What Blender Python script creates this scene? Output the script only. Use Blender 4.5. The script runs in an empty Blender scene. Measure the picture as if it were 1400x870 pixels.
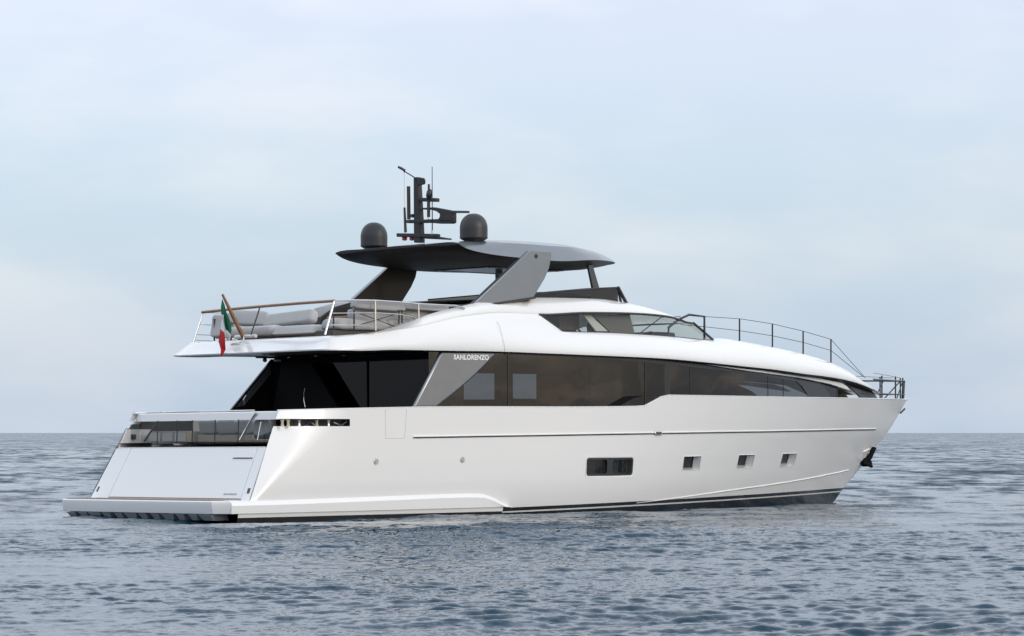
import bpy, bmesh, math, random
import numpy as np
from mathutils import Vector, Matrix

R_ = math.radians
scn = bpy.context.scene
COL = scn.collection
rng = np.random.RandomState(7)

# ------------------------------------------------------------------ camera
CAM_H = 2.15
FPX = 4000.0
cam = bpy.data.cameras.new("camera")
cam_o = bpy.data.objects.new("camera", cam)
COL.objects.link(cam_o)
cam_o.location = (0, 0, CAM_H)
cam_o.rotation_euler = (R_(90), 0, 0)
cam.sensor_width = 36
cam.lens = 36 * FPX / 1400
cam.shift_y = 157 / 1400
cam.clip_start = 0.5
cam.clip_end = 60000
scn.camera = cam_o

# ------------------------------------------------------------------ world: overcast evening sky
SUN_EL, SUN_AZ = 20.0, 128.0      # azimuth measured clockwise from +Y (camera looks at +Y)
w = bpy.data.worlds.new("World")
scn.world = w
w.use_nodes = True
nt = w.node_tree
nt.nodes.clear()
N = nt.nodes.new
L = nt.links.new
out = N("ShaderNodeOutputWorld")
sky = N("ShaderNodeTexSky")
sky.sky_type = 'NISHITA'
sky.sun_disc = False
sky.sun_elevation = R_(SUN_EL)
sky.sun_rotation = R_(SUN_AZ)
sky.dust_density = 3.0
bg1 = N("ShaderNodeBackground"); bg1.inputs[1].default_value = 0.05
L(sky.outputs[0], bg1.inputs[0])
tc = N("ShaderNodeTexCoord")
sep = N("ShaderNodeSeparateXYZ"); L(tc.outputs['Generated'], sep.inputs[0])
ramp = N("ShaderNodeValToRGB"); L(sep.outputs[2], ramp.inputs[0])
cr = ramp.color_ramp
cr.interpolation = 'EASE'
stops = [(0.0, (.505, .595, .72)), (0.02, (.51, .597, .715)), (0.07, (.53, .61, .71)), (0.15, (.67, .69, .79)),
         (0.33, (.97, 1.025, 1.10)), (0.65, (.92, .98, 1.07)), (1.0, (.82, .88, .97))]
while len(cr.elements) < len(stops):
    cr.elements.new(0.5)
for e, (p, c) in zip(cr.elements, stops):
    e.position = p; e.color = (*c, 1)
# soft cloud streaks
mp = N("ShaderNodeMapping"); mp.inputs['Scale'].default_value = (2.9, 2.9, 8.5); mp.inputs['Rotation'].default_value = (.12, .05, .4); mp.inputs['Location'].default_value = (7.7,2.1,2.5)
L(tc.outputs['Generated'], mp.inputs[0])
noi = N("ShaderNodeTexNoise"); noi.inputs['Scale'].default_value = 2.2
noi.inputs['Detail'].default_value = 5; noi.inputs['Roughness'].default_value = .52
L(mp.outputs[0], noi.inputs[0])
cmr = N("ShaderNodeMapRange"); cmr.inputs[1].default_value = .36; cmr.inputs[2].default_value = .66
cmr.interpolation_type = 'SMOOTHSTEP'
L(noi.outputs[0], cmr.inputs[0])
cl = N("ShaderNodeMix"); cl.data_type = 'RGBA'
cl.inputs[6].default_value = (.90, .947, .985, 1); cl.inputs[7].default_value = (1.14, 1.085, 1.045, 1)
L(cmr.outputs[0], cl.inputs[0])
mul = N("ShaderNodeMix"); mul.data_type = 'RGBA'; mul.blend_type = 'MULTIPLY'; mul.inputs[0].default_value = 1
L(ramp.outputs[0], mul.inputs[6]); L(cl.outputs[2], mul.inputs[7])
# warm evening glow low over the sea to the right of and behind the camera
dot = N("ShaderNodeVectorMath"); dot.operation = 'DOT_PRODUCT'
dot.inputs[1].default_value = (.96, -.28, 0)
L(tc.outputs['Generated'], dot.inputs[0])
wr = N("ShaderNodeMapRange"); wr.inputs[1].default_value = .45; wr.inputs[2].default_value = 1.0
wr.interpolation_type = 'SMOOTHSTEP'
L(dot.outputs['Value'], wr.inputs[0])
el = N("ShaderNodeMapRange"); el.inputs[1].default_value = .0; el.inputs[2].default_value = .13
el.inputs[3].default_value = 1; el.inputs[4].default_value = 0
el.interpolation_type = 'SMOOTHSTEP'
L(sep.outputs[2], el.inputs[0])
wm = N("ShaderNodeMath"); wm.operation = 'MULTIPLY'
L(wr.outputs[0], wm.inputs[0]); L(el.outputs[0], wm.inputs[1])
wm2 = N("ShaderNodeMath"); wm2.operation = 'MULTIPLY'; wm2.inputs[1].default_value = .85
L(wm.outputs[0], wm2.inputs[0])
wc = N("ShaderNodeMix"); wc.data_type = 'RGBA'
wc.inputs[6].default_value = (.24, .25, .28, 1); wc.inputs[7].default_value = (.92, .72, .58, 1)
mp2 = N("ShaderNodeMapping"); mp2.inputs['Scale'].default_value = (9, 9, 70); L(tc.outputs['Generated'], mp2.inputs[0])
no2 = N("ShaderNodeTexNoise"); no2.inputs['Scale'].default_value = 1.0; no2.inputs['Detail'].default_value = 6; L(mp2.outputs[0], no2.inputs[0])
cm2 = N("ShaderNodeMapRange"); cm2.inputs[1].default_value = .47; cm2.inputs[2].default_value = .68; cm2.interpolation_type = 'SMOOTHSTEP'; L(no2.outputs[0], cm2.inputs[0])
L(cm2.outputs[0], wc.inputs[0])
wx = N("ShaderNodeMix"); wx.data_type = 'RGBA'
L(wm2.outputs[0], wx.inputs[0]); L(mul.outputs[2], wx.inputs[6]); L(wc.outputs[2], wx.inputs[7])
bg2 = N("ShaderNodeBackground"); bg2.inputs[1].default_value = 1.0
L(wx.outputs[2], bg2.inputs[0])
add = N("ShaderNodeAddShader"); L(bg1.outputs[0], add.inputs[0]); L(bg2.outputs[0], add.inputs[1])
L(add.outputs[0], out.inputs[0])

# ------------------------------------------------------------------ sun behind thin cloud
sun = bpy.data.lights.new("sun", 'SUN')
sun.energy = 0.5
sun.angle = R_(20)
sun.color = (1.0, .99, .965)
sun_o = bpy.data.objects.new("sun", sun)
COL.objects.link(sun_o)
_a = R_(SUN_AZ)
_d = Vector((math.sin(_a) * math.cos(R_(SUN_EL)), math.cos(_a) * math.cos(R_(SUN_EL)), math.sin(R_(SUN_EL))))
sun_o.rotation_euler = _d.to_track_quat('Z', 'Y').to_euler()

scn.view_settings.view_transform = 'Standard'
scn.view_settings.look = 'None'
scn.view_settings.gamma = 1
scn.view_settings.exposure = 0.0
scn.render.engine = 'CYCLES'
scn.cycles.max_bounces = 10
scn.cycles.transparent_max_bounces = 16
scn.cycles.caustics_reflective = False
scn.cycles.caustics_refractive = False
try:
    scn.cycles.use_denoising = True
except Exception:
    pass

# ------------------------------------------------------------------ boat frame (x forward, y to port, z up, origin at the stern on the waterline)
YAW, ROLL = R_(44), R_(-.4)
ORG = Vector((-9.36, 72.2, 0))
BM = Matrix.Translation(ORG) @ Matrix.Rotation(YAW, 4, 'Z') @ Matrix.Rotation(ROLL, 4, 'X')
BMI = BM.inverted()
CL = BMI @ Vector((0, 0, CAM_H))


def P(px, py, x=None, y=None, z=None):
    """boat coordinates of a point of the boat seen in the reference, on the plane x=, y= or z= of the boat"""
    d = BMI.to_3x3() @ Vector(((px - 700) / FPX, 1, (592 - py) / FPX))
    if x is not None: t = (x - CL.x) / d.x
    elif y is not None: t = (y - CL.y) / d.y
    else: t = (z - CL.z) / d.z
    return CL + d * t


def ray_hit(px, py, g):
    """first crossing of the sight line with the starboard wall y = -g(x, z), marching from the camera side"""
    prev = None
    for k in range(801):
        y = -4.0 + 4.2 * k / 800
        p = P(px, py, y=y)
        v = p.y + g(p.x, p.z)
        if prev is not None and prev[1] < 0 <= v:
            a, b = prev[0], y
            for _ in range(30):
                m = .5 * (a + b); p = P(px, py, y=m)
                if p.y + g(p.x, p.z) < 0: a = m
                else: b = m
            return P(px, py, y=b)
        prev = (y, v)
    return P(px, py, y=0.0)


def PS(px, py, f):
    """the same on the curved starboard wall y = -f(x)"""
    return ray_hit(px, py, lambda x, z: f(x))


def PH(px, py):
    """on the starboard hull skin"""
    return ray_hit(px, py, hb)


def tab(*pts):
    xs = np.array([p[0] for p in pts], float); ys = np.array([p[1] for p in pts], float)
    h = np.diff(xs); dl = np.diff(ys) / h
    m = np.zeros(len(xs)); m[0] = dl[0]; m[-1] = dl[-1]
    for i in range(1, len(xs) - 1):
        if dl[i - 1] * dl[i] > 0:
            w1 = 2 * h[i] + h[i - 1]; w2 = h[i] + 2 * h[i - 1]
            m[i] = (w1 + w2) / (w1 / dl[i - 1] + w2 / dl[i])

    def f(x):
        if x <= xs[0]: return float(ys[0])
        if x >= xs[-1]: return float(ys[-1])
        i = int(np.searchsorted(xs, x) - 1)
        t = (x - xs[i]) / h[i]
        return float((2 * t**3 - 3 * t**2 + 1) * ys[i] + (t**3 - 2 * t**2 + t) * h[i] * m[i] + (-2 * t**3 + 3 * t**2) * ys[i + 1] + (t**3 - t**2) * h[i] * m[i + 1])
    return f


# ------------------------------------------------------------------ materials
def mat(name, base, rough=.5, metal=0., coat=0., spec=.5, bump=None, var=None):
    m = bpy.data.materials.new(name); m.use_nodes = True
    t = m.node_tree; b = t.nodes['Principled BSDF']
    b.inputs['Base Color'].default_value = (*base, 1)
    b.inputs['Roughness'].default_value = rough
    b.inputs['Metallic'].default_value = metal
    b.inputs['Coat Weight'].default_value = coat
    b.inputs['Coat Roughness'].default_value = .06
    b.inputs['Specular IOR Level'].default_value = spec
    tcn = t.nodes.new("ShaderNodeTexCoord")
    if var:
        sc, amt = var
        n = t.nodes.new("ShaderNodeTexNoise"); n.inputs['Scale'].default_value = sc; n.inputs['Detail'].default_value = 6
        t.links.new(tcn.outputs['Object'], n.inputs[0])
        mx = t.nodes.new("ShaderNodeMix"); mx.data_type = 'RGBA'
        mx.inputs[6].default_value = (*[c * (1 - amt) for c in base], 1)
        mx.inputs[7].default_value = (*[min(1, c * (1 + amt)) for c in base], 1)
        t.links.new(n.outputs[0], mx.inputs[0]); t.links.new(mx.outputs[2], b.inputs['Base Color'])
        rr = t.nodes.new("ShaderNodeMapRange"); rr.inputs[3].default_value = rough * .8; rr.inputs[4].default_value = min(1, rough * 1.25)
        t.links.new(n.outputs[0], rr.inputs[0]); t.links.new(rr.outputs[0], b.inputs['Roughness'])
    if bump:
        sc, st, ds = bump
        n = t.nodes.new("ShaderNodeTexNoise"); n.inputs['Scale'].default_value = sc; n.inputs['Detail'].default_value = 4
        t.links.new(tcn.outputs['Object'], n.inputs[0])
        bp = t.nodes.new("ShaderNodeBump"); bp.inputs['Strength'].default_value = st; bp.inputs['Distance'].default_value = ds
        t.links.new(n.outputs[0], bp.inputs['Height']); t.links.new(bp.outputs[0], b.inputs['Normal'])
    return m


def glass(name, tint, ior=1.6, rough=0.0):
    m = bpy.data.materials.new(name); m.use_nodes = True
    t = m.node_tree; t.nodes.clear()
    o = t.nodes.new("ShaderNodeOutputMaterial")
    f0 = ((ior - 1) / (ior + 1)) ** 2
    gm = t.nodes.new("ShaderNodeNewGeometry")
    dp = t.nodes.new("ShaderNodeVectorMath"); dp.operation = 'DOT_PRODUCT'
    t.links.new(gm.outputs['Normal'], dp.inputs[0]); t.links.new(gm.outputs['Incoming'], dp.inputs[1])
    ab = t.nodes.new("ShaderNodeMath"); ab.operation = 'ABSOLUTE'; t.links.new(dp.outputs['Value'], ab.inputs[0])
    om = t.nodes.new("ShaderNodeMath"); om.operation = 'SUBTRACT'; om.inputs[0].default_value = 1; om.use_clamp = True; t.links.new(ab.outputs[0], om.inputs[1])
    pw_ = t.nodes.new("ShaderNodeMath"); pw_.operation = 'POWER'; pw_.inputs[1].default_value = 5; t.links.new(om.outputs[0], pw_.inputs[0])
    fr = t.nodes.new("ShaderNodeMath"); fr.operation = 'MULTIPLY_ADD'; fr.inputs[1].default_value = 1 - f0; fr.inputs[2].default_value = f0; t.links.new(pw_.outputs[0], fr.inputs[0])
    tr = t.nodes.new("ShaderNodeBsdfTransparent"); tr.inputs[0].default_value = (*tint, 1)
    gl = t.nodes.new("ShaderNodeBsdfGlossy"); gl.inputs['Roughness'].default_value = rough
    mx = t.nodes.new("ShaderNodeMixShader")
    tcn = t.nodes.new("ShaderNodeTexCoord")
    n = t.nodes.new("ShaderNodeTexNoise"); n.inputs['Scale'].default_value = .7; n.inputs['Detail'].default_value = 2
    t.links.new(tcn.outputs['Object'], n.inputs[0])
    bp = t.nodes.new("ShaderNodeBump"); bp.inputs['Strength'].default_value = .25; bp.inputs['Distance'].default_value = .012
    t.links.new(n.outputs[0], bp.inputs['Height'])
    t.links.new(bp.outputs[0], gl.inputs['Normal'])
    t.links.new(fr.outputs[0], mx.inputs[0]); t.links.new(tr.outputs[0], mx.inputs[1]); t.links.new(gl.outputs[0], mx.inputs[2])
    t.links.new(mx.outputs[0], o.inputs[0])
    return m


M = {}
M['white'] = mat('white_gelcoat', (.80, .806, .803), .20, coat=.8, var=(.6, .012), bump=(.35, .10, .03))
M['white2'] = mat('white_plastic', (.75, .75, .74), .4)
M['grey'] = mat('metallic_grey_paint', (.212, .237, .262), .34, metal=.6, coat=.4, var=(3, .05))
M['silver'] = mat('silver_grey_paint', (.225, .24, .26), .30, metal=.85, coat=.5, var=(3, .05))
M['dark'] = mat('anthracite_paint', (.022, .023, .026), .35, coat=.3)
M['black'] = mat('black_paint', (.008, .008, .009), .25, coat=.3)
M['matte_k'] = mat('black_sill', (.005, .005, .006), .75, spec=.12)
M['matte'] = mat('matte_black', (.018, .018, .019), .55)
M['dome'] = mat('radome_grey', (.021, .023, .027), .42, var=(6, .08))
M['steel'] = mat('stainless_steel', (.62, .62, .62), .16, metal=1)
M['wood'] = mat('interior_wood', (.062, .052, .045), .5)
M['ceil'] = mat('cabin_lining', (.12, .11, .10), .6)
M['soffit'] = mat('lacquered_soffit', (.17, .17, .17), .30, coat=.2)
M['cushion'] = mat('grey_cushion_fabric', (.40, .40, .40), .9, bump=(40, .3, .01), var=(2.5, .07))
M['cushion_l'] = mat('light_cushion_fabric', (.52, .52, .52), .9, bump=(40, .3, .01), var=(2.5, .06))
M['beige'] = mat('beige_fabric', (.42, .37, .31), .85, var=(5, .1))
M['curtain'] = mat('curtain_fabric', (.42, .41, .39), .9)
M['rope'] = mat('rope', (.55, .50, .36), .9)
M['bracket'] = mat('wet_grey_plastic', (.30, .33, .34), .3)
M['letter'] = mat('white_letter_paint', (.86, .86, .86), .4)
M['under'] = mat('dark_underside_paint', (.020, .020, .023), .5, spec=.3)
M['bronze'] = mat('dark_bronze_paint', (.040, .034, .029), .45, coat=.1)
M['red'] = mat('red_lens', (.40, .02, .02), .25)
M['seam'] = mat('seam_grey', (.42, .42, .42), .6)
M['beam'] = mat('pale_interior_panel', (.55, .54, .52), .5)
M['glass_d'] = glass('smoked_glass', (.165, .175, .18), 1.80)
M['glass_k'] = glass('dark_tinted_glass', (.05, .055, .065), 1.36)
M['glass_w'] = glass('wheelhouse_glass', (.80, .82, .78), 1.5)
M['glass_c'] = glass('clear_glass', (.72, .76, .78), 1.5)
M['glass_b'] = glass('bronze_glass', (.20, .175, .15), 1.5)
M['pane'] = mat('porthole_glass', (.012, .014, .015), .06, spec=.6)
M['green'] = mat('flag_green', (.01, .14, .065), .8)
M['flagwhite'] = mat('flag_white', (.80, .80, .78), .8)
M['flagred'] = mat('flag_red', (.50, .015, .022), .8)


def teak():
    m = bpy.data.materials.new('varnished_teak'); m.use_nodes = True
    t = m.node_tree; b = t.nodes['Principled BSDF']; b.inputs['Roughness'].default_value = .38
    b.inputs['Coat Weight'].default_value = .3
    tcn = t.nodes.new("ShaderNodeTexCoord"); mpn = t.nodes.new("ShaderNodeMapping"); mpn.inputs['Scale'].default_value = (2, 18, 18)
    n = t.nodes.new("ShaderNodeTexNoise"); n.inputs['Scale'].default_value = 2; n.inputs['Detail'].default_value = 6
    r = t.nodes.new("ShaderNodeValToRGB"); r.color_ramp.elements[0].color = (.17, .075, .028, 1); r.color_ramp.elements[1].color = (.36, .19, .085, 1)
    r.color_ramp.elements[0].position = .35; r.color_ramp.elements[1].position = .7
    t.links.new(tcn.outputs['Object'], mpn.inputs[0]); t.links.new(mpn.outputs[0], n.inputs[0]); t.links.new(n.outputs[0], r.inputs[0]); t.links.new(r.outputs[0], b.inputs['Base Color'])
    return m


def teak_deck():
    m = bpy.data.materials.new('teak_deck'); m.use_nodes = True
    t = m.node_tree; b = t.nodes['Principled BSDF']; b.inputs['Roughness'].default_value = .6
    tcn = t.nodes.new("ShaderNodeTexCoord"); wv = t.nodes.new("ShaderNodeTexWave")
    wv.bands_direction = 'Y'; wv.inputs['Scale'].default_value = 5.5
    t.links.new(tcn.outputs['Object'], wv.inputs[0])
    r = t.nodes.new("ShaderNodeValToRGB"); r.color_ramp.elements[0].color = (.03, .025, .02, 1); r.color_ramp.elements[1].color = (.27, .17, .11, 1)
    r.color_ramp.elements[0].position = .02; r.color_ramp.elements[1].position = .10
    t.links.new(wv.outputs[0], r.inputs[0]); t.links.new(r.outputs[0], b.inputs['Base Color'])
    return m


M['teak'] = teak(); M['deck'] = teak_deck()


def hull_paint():
    """white topsides, black boot stripe with a white line below it, dark antifouling; all by height"""
    m = M['white'].copy(); m.name = 'hull_paint'
    t = m.node_tree; b = t.nodes['Principled BSDF']
    old = b.inputs['Base Color'].links[0].from_socket
    tcn = t.nodes.new("ShaderNodeTexCoord"); s = t.nodes.new("ShaderNodeSeparateXYZ"); t.links.new(tcn.outputs['Object'], s.inputs[0])
    # height above a stripe line that rises towards the bow
    ma = t.nodes.new("ShaderNodeMath"); ma.operation = 'MULTIPLY_ADD'; ma.inputs[1].default_value = -.0155; ma.inputs[2].default_value = .0
    t.links.new(s.outputs[0], ma.inputs[0])
    h = t.nodes.new("ShaderNodeMath"); h.operation = 'ADD'; t.links.new(s.outputs[2], h.inputs[0]); t.links.new(ma.outputs[0], h.inputs[1])
    r = t.nodes.new("ShaderNodeValToRGB"); r.color_ramp.interpolation = 'CONSTANT'
    mr = t.nodes.new("ShaderNodeMapRange"); mr.inputs[1].default_value = -.5; mr.inputs[2].default_value = .5
    t.links.new(h.outputs[0], mr.inputs[0]); t.links.new(mr.outputs[0], r.inputs[0])
    e = r.color_ramp.elements
    e[0].position = 0; e[0].color = (.012, .013, .016, 1)
    e[1].position = .5 - .115; e[1].color = (.7, .7, .68, 1)
    k = e.new(.5 - .075); k.color = (.010, .010, .011, 1)
    mk = t.nodes.new("ShaderNodeMath"); mk.operation = 'GREATER_THAN'; mk.inputs[1].default_value = .018; t.links.new(h.outputs[0], mk.inputs[0])
    mx = t.nodes.new("ShaderNodeMix"); mx.data_type = 'RGBA'
    t.links.new(mk.outputs[0], mx.inputs[0]); t.links.new(r.outputs[0], mx.inputs[6]); t.links.new(old, mx.inputs[7])
    t.links.new(mx.outputs[2], b.inputs['Base Color'])
    return m


M['hull'] = hull_paint()


# ------------------------------------------------------------------ mesh building
class MB:
    def __init__(s): s.v = []; s.f = []; s.m = []

    def add(s, vs, fs, mi=0):
        o = len(s.v); s.v += [tuple(v) for v in vs]; s.f += [tuple(o + i for i in f) for f in fs]; s.m += [mi] * len(fs); return s

    def grid(s, rows, close=False, mi=0, skip=None):
        nr, nc = len(rows), len(rows[0]); vs = [p for r in rows for p in r]; fs = []
        for i in range(nr - 1):
            for j in range(nc if close else nc - 1):
                if skip and skip(i, j): continue
                k = (j + 1) % nc
                fs.append((i * nc + j, i * nc + k, (i + 1) * nc + k, (i + 1) * nc + j))
        return s.add(vs, fs, mi)

    def prism(s, poly, d, mi=0):
        n = len(poly); a = [Vector(p) for p in poly]; d = Vector(d); b = [p + d for p in a]
        fs = [tuple(range(n)), tuple(range(2 * n - 1, n - 1, -1))] + [(i, (i + 1) % n, n + (i + 1) % n, n + i) for i in range(n)]
        return s.add(a + b, fs, mi)

    def box(s, x0, x1, y0, y1, z0, z1, mi=0):
        return s.prism([(x0, y0, z0), (x1, y0, z0), (x1, y1, z0), (x0, y1, z0)], (0, 0, z1 - z0), mi)

    def tube(s, pts, r, n=8, mi=0, flat=None):
        pts = [Vector(p) for p in pts]; rs = r if isinstance(r, (list, tuple)) else [r] * len(pts); rows = []
        for i, p in enumerate(pts):
            t = (pts[min(i + 1, len(pts) - 1)] - pts[max(i - 1, 0)]).normalized()
            u = t.cross(Vector((0, 0, 1)))
            if u.length < .05: u = t.cross(Vector((0, 1, 0)))
            u.normalize(); q = u.cross(t)
            rows.append([p + (u * math.cos(2 * math.pi * k / n) + q * math.sin(2 * math.pi * k / n) * (flat or 1)) * rs[i] for k in range(n)])
        o = len(s.v); s.grid(rows, True, mi)
        s.f.append(tuple(o + k for k in range(n - 1, -1, -1))); s.f.append(tuple(o + (len(pts) - 1) * n + k for k in range(n))); s.m += [mi, mi]
        return s

    def lathe(s, base, prof, n=24, mi=0):
        b = Vector(base)
        rows = [[b + Vector((r * math.cos(2 * math.pi * k / n), r * math.sin(2 * math.pi * k / n), z)) for k in range(n)] for r, z in prof]
        o = len(s.v); s.grid(rows, True, mi)
        s.f.append(tuple(o + k for k in range(n - 1, -1, -1))); s.f.append(tuple(o + (len(prof) - 1) * n + k for k in range(n))); s.m += [mi, mi]
        return s

    def cushion(s, c, ax, ay, az, puff=.25, n=7):
        """soft block: superellipsoid with half axes ax, ay, az (vectors)"""
        c = Vector(c); ax, ay, az = Vector(ax), Vector(ay), Vector(az); e = puff
        rows = []
        sg = lambda a, p: math.copysign(abs(a) ** p, a)
        nv, nu = 2 * n, 4 * n
        for i in range(nv + 1):
            ph = -math.pi / 2 + math.pi * i / nv
            rows.append([c + ax * sg(math.cos(ph), e) * sg(math.cos(2 * math.pi * j / nu), e) + ay * sg(math.cos(ph), e) * sg(math.sin(2 * math.pi * j / nu), e) + az * sg(math.sin(ph), e * 1.6) for j in range(nu)])
        ph = (c.x * 3.1 + c.y * 5.7)
        rows = [[p + (p - c) * .035 * (math.sin(p.x * 9 + ph) + math.sin(p.y * 11 + ph * 2) + math.sin(p.z * 14 + ph)) for p in r] for r in rows]
        return s.grid(rows, True)

    def build(s, name, mats, parent=None, smooth=40, bevel=0, solid=0, base=None, weld=True):
        me = bpy.data.meshes.new(name)
        vs = s.v if base is None else [tuple(Vector(v) - Vector(base)) for v in s.v]
        me.from_pydata(vs, [], s.f)
        for mm in (mats if isinstance(mats, (list, tuple)) else [mats]): me.materials.append(mm)
        me.polygons.foreach_set('material_index', s.m)
        b = bmesh.new(); b.from_mesh(me)
        if weld: bmesh.ops.remove_doubles(b, verts=b.verts, dist=1e-5)
        bmesh.ops.recalc_face_normals(b, faces=b.faces)
        b.to_mesh(me); b.free()
        if smooth:
            me.polygons.foreach_set('use_smooth', [True] * len(me.polygons))
            me.set_sharp_from_angle(angle=R_(smooth))
        o = bpy.data.objects.new(name, me); COL.objects.link(o)
        if parent: o.parent = parent
        if solid:
            md = o.modifiers.new('thickness', 'SOLIDIFY'); md.thickness = abs(solid); md.offset = -1 if solid > 0 else 1
        if bevel:
            md = o.modifiers.new('edges', 'BEVEL'); md.width = bevel; md.segments = 2; md.limit_method = 'ANGLE'; md.angle_limit = R_(35)
        return o


def tag(o, label, cat, group=None, kind=None):
    o['label'] = label; o['category'] = cat
    if group: o['group'] = group
    if kind: o['kind'] = kind
    return o


def thing(name, base, label, cat, group=None):
    o = bpy.data.objects.new(name, None); COL.objects.link(o)
    o.matrix_world = BM @ Matrix.Translation(Vector(base))
    o.empty_display_size = .3
    return tag(o, label, cat, group)


MY = lambda p: Vector((p[0], -p[1], p[2]))

# ------------------------------------------------------------------ the sea
def sea():
    rows = [-60, -20, 0, 8, 14, 18, 22]
    y = 25.0
    while y < 54: y += .050; rows.append(y)
    st = .050
    while y < 130: st = .050 + (y - 56) * .0050; y += st; rows.append(y)
    while y < 380: st = min(1.5, st * 1.01); y += st; rows.append(y)
    while y < 40000: st *= 1.045; y += st; rows.append(y)
    tn = list(np.linspace(-.20, .20, 640))
    outer = []; a = .20; d = .003
    while a < 60: d *= 1.35; a += d; outer.append(a)
    tn = [-v for v in outer[::-1]] + tn + outer
    ys = np.array(rows); tn = np.array(tn)
    wdt = np.where(ys < 30, 30, ys)
    X = wdt[:, None] * tn[None, :]; Y = np.repeat(ys[:, None], len(tn), 1)
    X = np.clip(X, -60000, 60000)
    dy = np.gradient(ys)[:, None] * np.ones_like(X)
    dx = np.gradient(X, axis=1)
    Z = np.zeros_like(X)
    r = np.random.RandomState(11)
    # long irregular patches that calm and roughen the surface
    g = np.zeros_like(X)
    for _ in range(14):
        k = 2 * math.pi / r.uniform(5, 26); th = r.uniform(-.9, .9) + math.pi / 2
        g += np.sin(k * (math.cos(th) * X * .6 + math.sin(th) * Y) + r.uniform(0, 6.28))
    g = np.clip(np.exp(.6 * g / 2.6), .22, 1.18)
    gust = 1 + 1.25 * np.exp(-((X - 2.5) / 6.5) ** 2 - ((Y - 44) / 17) ** 2)      # a cat's paw of wind between camera and hull
    for i in range(124):
        if i < 76:
            lam = .14 * (.50 / .14) ** r.uniform(); slope = .0210
        elif i < 108:
            lam = .75 * (3.4 / .75) ** r.uniform(); slope = .0135
        else:
            lam = r.uniform(3.6, 9); slope = .0095
        k = 2 * math.pi / lam
        th = math.pi / 2 + .18 + r.normal() * .40
        amp = slope / k
        fade = np.clip((lam / np.maximum(dy * abs(math.sin(th)), dx * abs(math.cos(th)))) / 2.6 - .6, 0, 1)
        ph = k * (math.cos(th) * X + math.sin(th) * Y) + r.uniform(0, 6.28)
        wv = np.sin(ph + .45 * np.sin(ph + 1.5))
        Z += amp * fade * (g * gust if lam < .6 else gust ** .4) * wv
    me = bpy.data.meshes.new('sea')
    nr, nc = X.shape
    co = np.stack([X, Y, Z], -1).reshape(-1, 3).astype(np.float32)
    idx = np.arange(nr * nc).reshape(nr, nc)
    q = np.stack([idx[:-1, :-1], idx[:-1, 1:], idx[1:, 1:], idx[1:, :-1]], -1).reshape(-1, 4).astype(np.int32)
    me.vertices.add(len(co)); me.vertices.foreach_set('co', co.ravel())
    me.loops.add(q.size); me.loops.foreach_set('vertex_index', q.ravel())
    me.polygons.add(len(q)); me.polygons.foreach_set('loop_start', np.arange(0, q.size, 4, dtype=np.int32))
    try: me.polygons.foreach_set('loop_total', np.full(len(q), 4, np.int32))
    except Exception: pass
    me.polygons.foreach_set('use_smooth', np.ones(len(q), bool))
    me.update(calc_edges=True); me.validate()
    m = bpy.data.materials.new('sea_water'); m.use_nodes = True
    t = m.node_tree; b = t.nodes['Principled BSDF']
    b.inputs['Base Color'].default_value = (.004, .034, .064, 1)
    b.inputs['Roughness'].default_value = .06
    b.inputs['IOR'].default_value = 1.333
    ge = t.nodes.new("ShaderNodeNewGeometry")
    sp = t.nodes.new("ShaderNodeSeparateXYZ"); t.links.new(ge.outputs['Position'], sp.inputs[0])
    far = t.nodes.new("ShaderNodeMapRange"); far.inputs[1].default_value = 50; far.inputs[2].default_value = 105; t.links.new(sp.outputs[1], far.inputs[0])
    acc = None; gm_ = []
    # ripples as slopes added to the normal: fine ones everywhere, chop only where the mesh is too coarse to carry it
    for (sc, amp_, amp_far) in (((11, 15, 5), .19, .14), ((5.5, 8, 5), .22, .22), ((.8, .5, 1), .0, .66), ((.22, .035, .1), .04, .36)):
        mpn = t.nodes.new("ShaderNodeMapping"); mpn.inputs['Scale'].default_value = sc; mpn.inputs['Rotation'].default_value = (0, 0, .25)
        t.links.new(ge.outputs['Position'], mpn.inputs[0])
        n = t.nodes.new("ShaderNodeTexNoise"); n.inputs['Scale'].default_value = 1; n.inputs['Detail'].default_value = 3
        t.links.new(mpn.outputs[0], n.inputs[0])
        sb = t.nodes.new("ShaderNodeVectorMath"); sb.operation = 'SUBTRACT'; sb.inputs[1].default_value = (.5, .5, .5)
        t.links.new(n.outputs['Color'], sb.inputs[0])
        am = t.nodes.new("ShaderNodeMapRange"); am.inputs[3].default_value = amp_ * 2; am.inputs[4].default_value = amp_far * 2
        t.links.new(far.outputs[0], am.inputs[0])
        scl = t.nodes.new("ShaderNodeVectorMath"); scl.operation = 'SCALE'
        if sc[0] > 2:      # gusty and smooth patches
            if not gm_:
                gmap = t.nodes.new("ShaderNodeMapping"); gmap.inputs['Scale'].default_value = (.10, .16, .1); gmap.inputs['Location'].default_value = (3.3, 1.2, 0)
                t.links.new(ge.outputs['Position'], gmap.inputs[0])
                gn = t.nodes.new("ShaderNodeTexNoise"); gn.inputs['Scale'].default_value = 1; gn.inputs['Detail'].default_value = 3; t.links.new(gmap.outputs[0], gn.inputs[0])
                gr_ = t.nodes.new("ShaderNodeMapRange"); gr_.inputs[1].default_value = .36; gr_.inputs[2].default_value = .66; gr_.inputs[3].default_value = .22; gr_.inputs[4].default_value = 1.65
                t.links.new(gn.outputs[0], gr_.inputs[0]); gm_.append(gr_)
            mm_ = t.nodes.new("ShaderNodeMath"); mm_.operation = 'MULTIPLY'; t.links.new(am.outputs[0], mm_.inputs[0]); t.links.new(gm_[0].outputs[0], mm_.inputs[1])
            t.links.new(sb.outputs[0], scl.inputs[0]); t.links.new(mm_.outputs[0], scl.inputs['Scale'])
        else:
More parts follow.
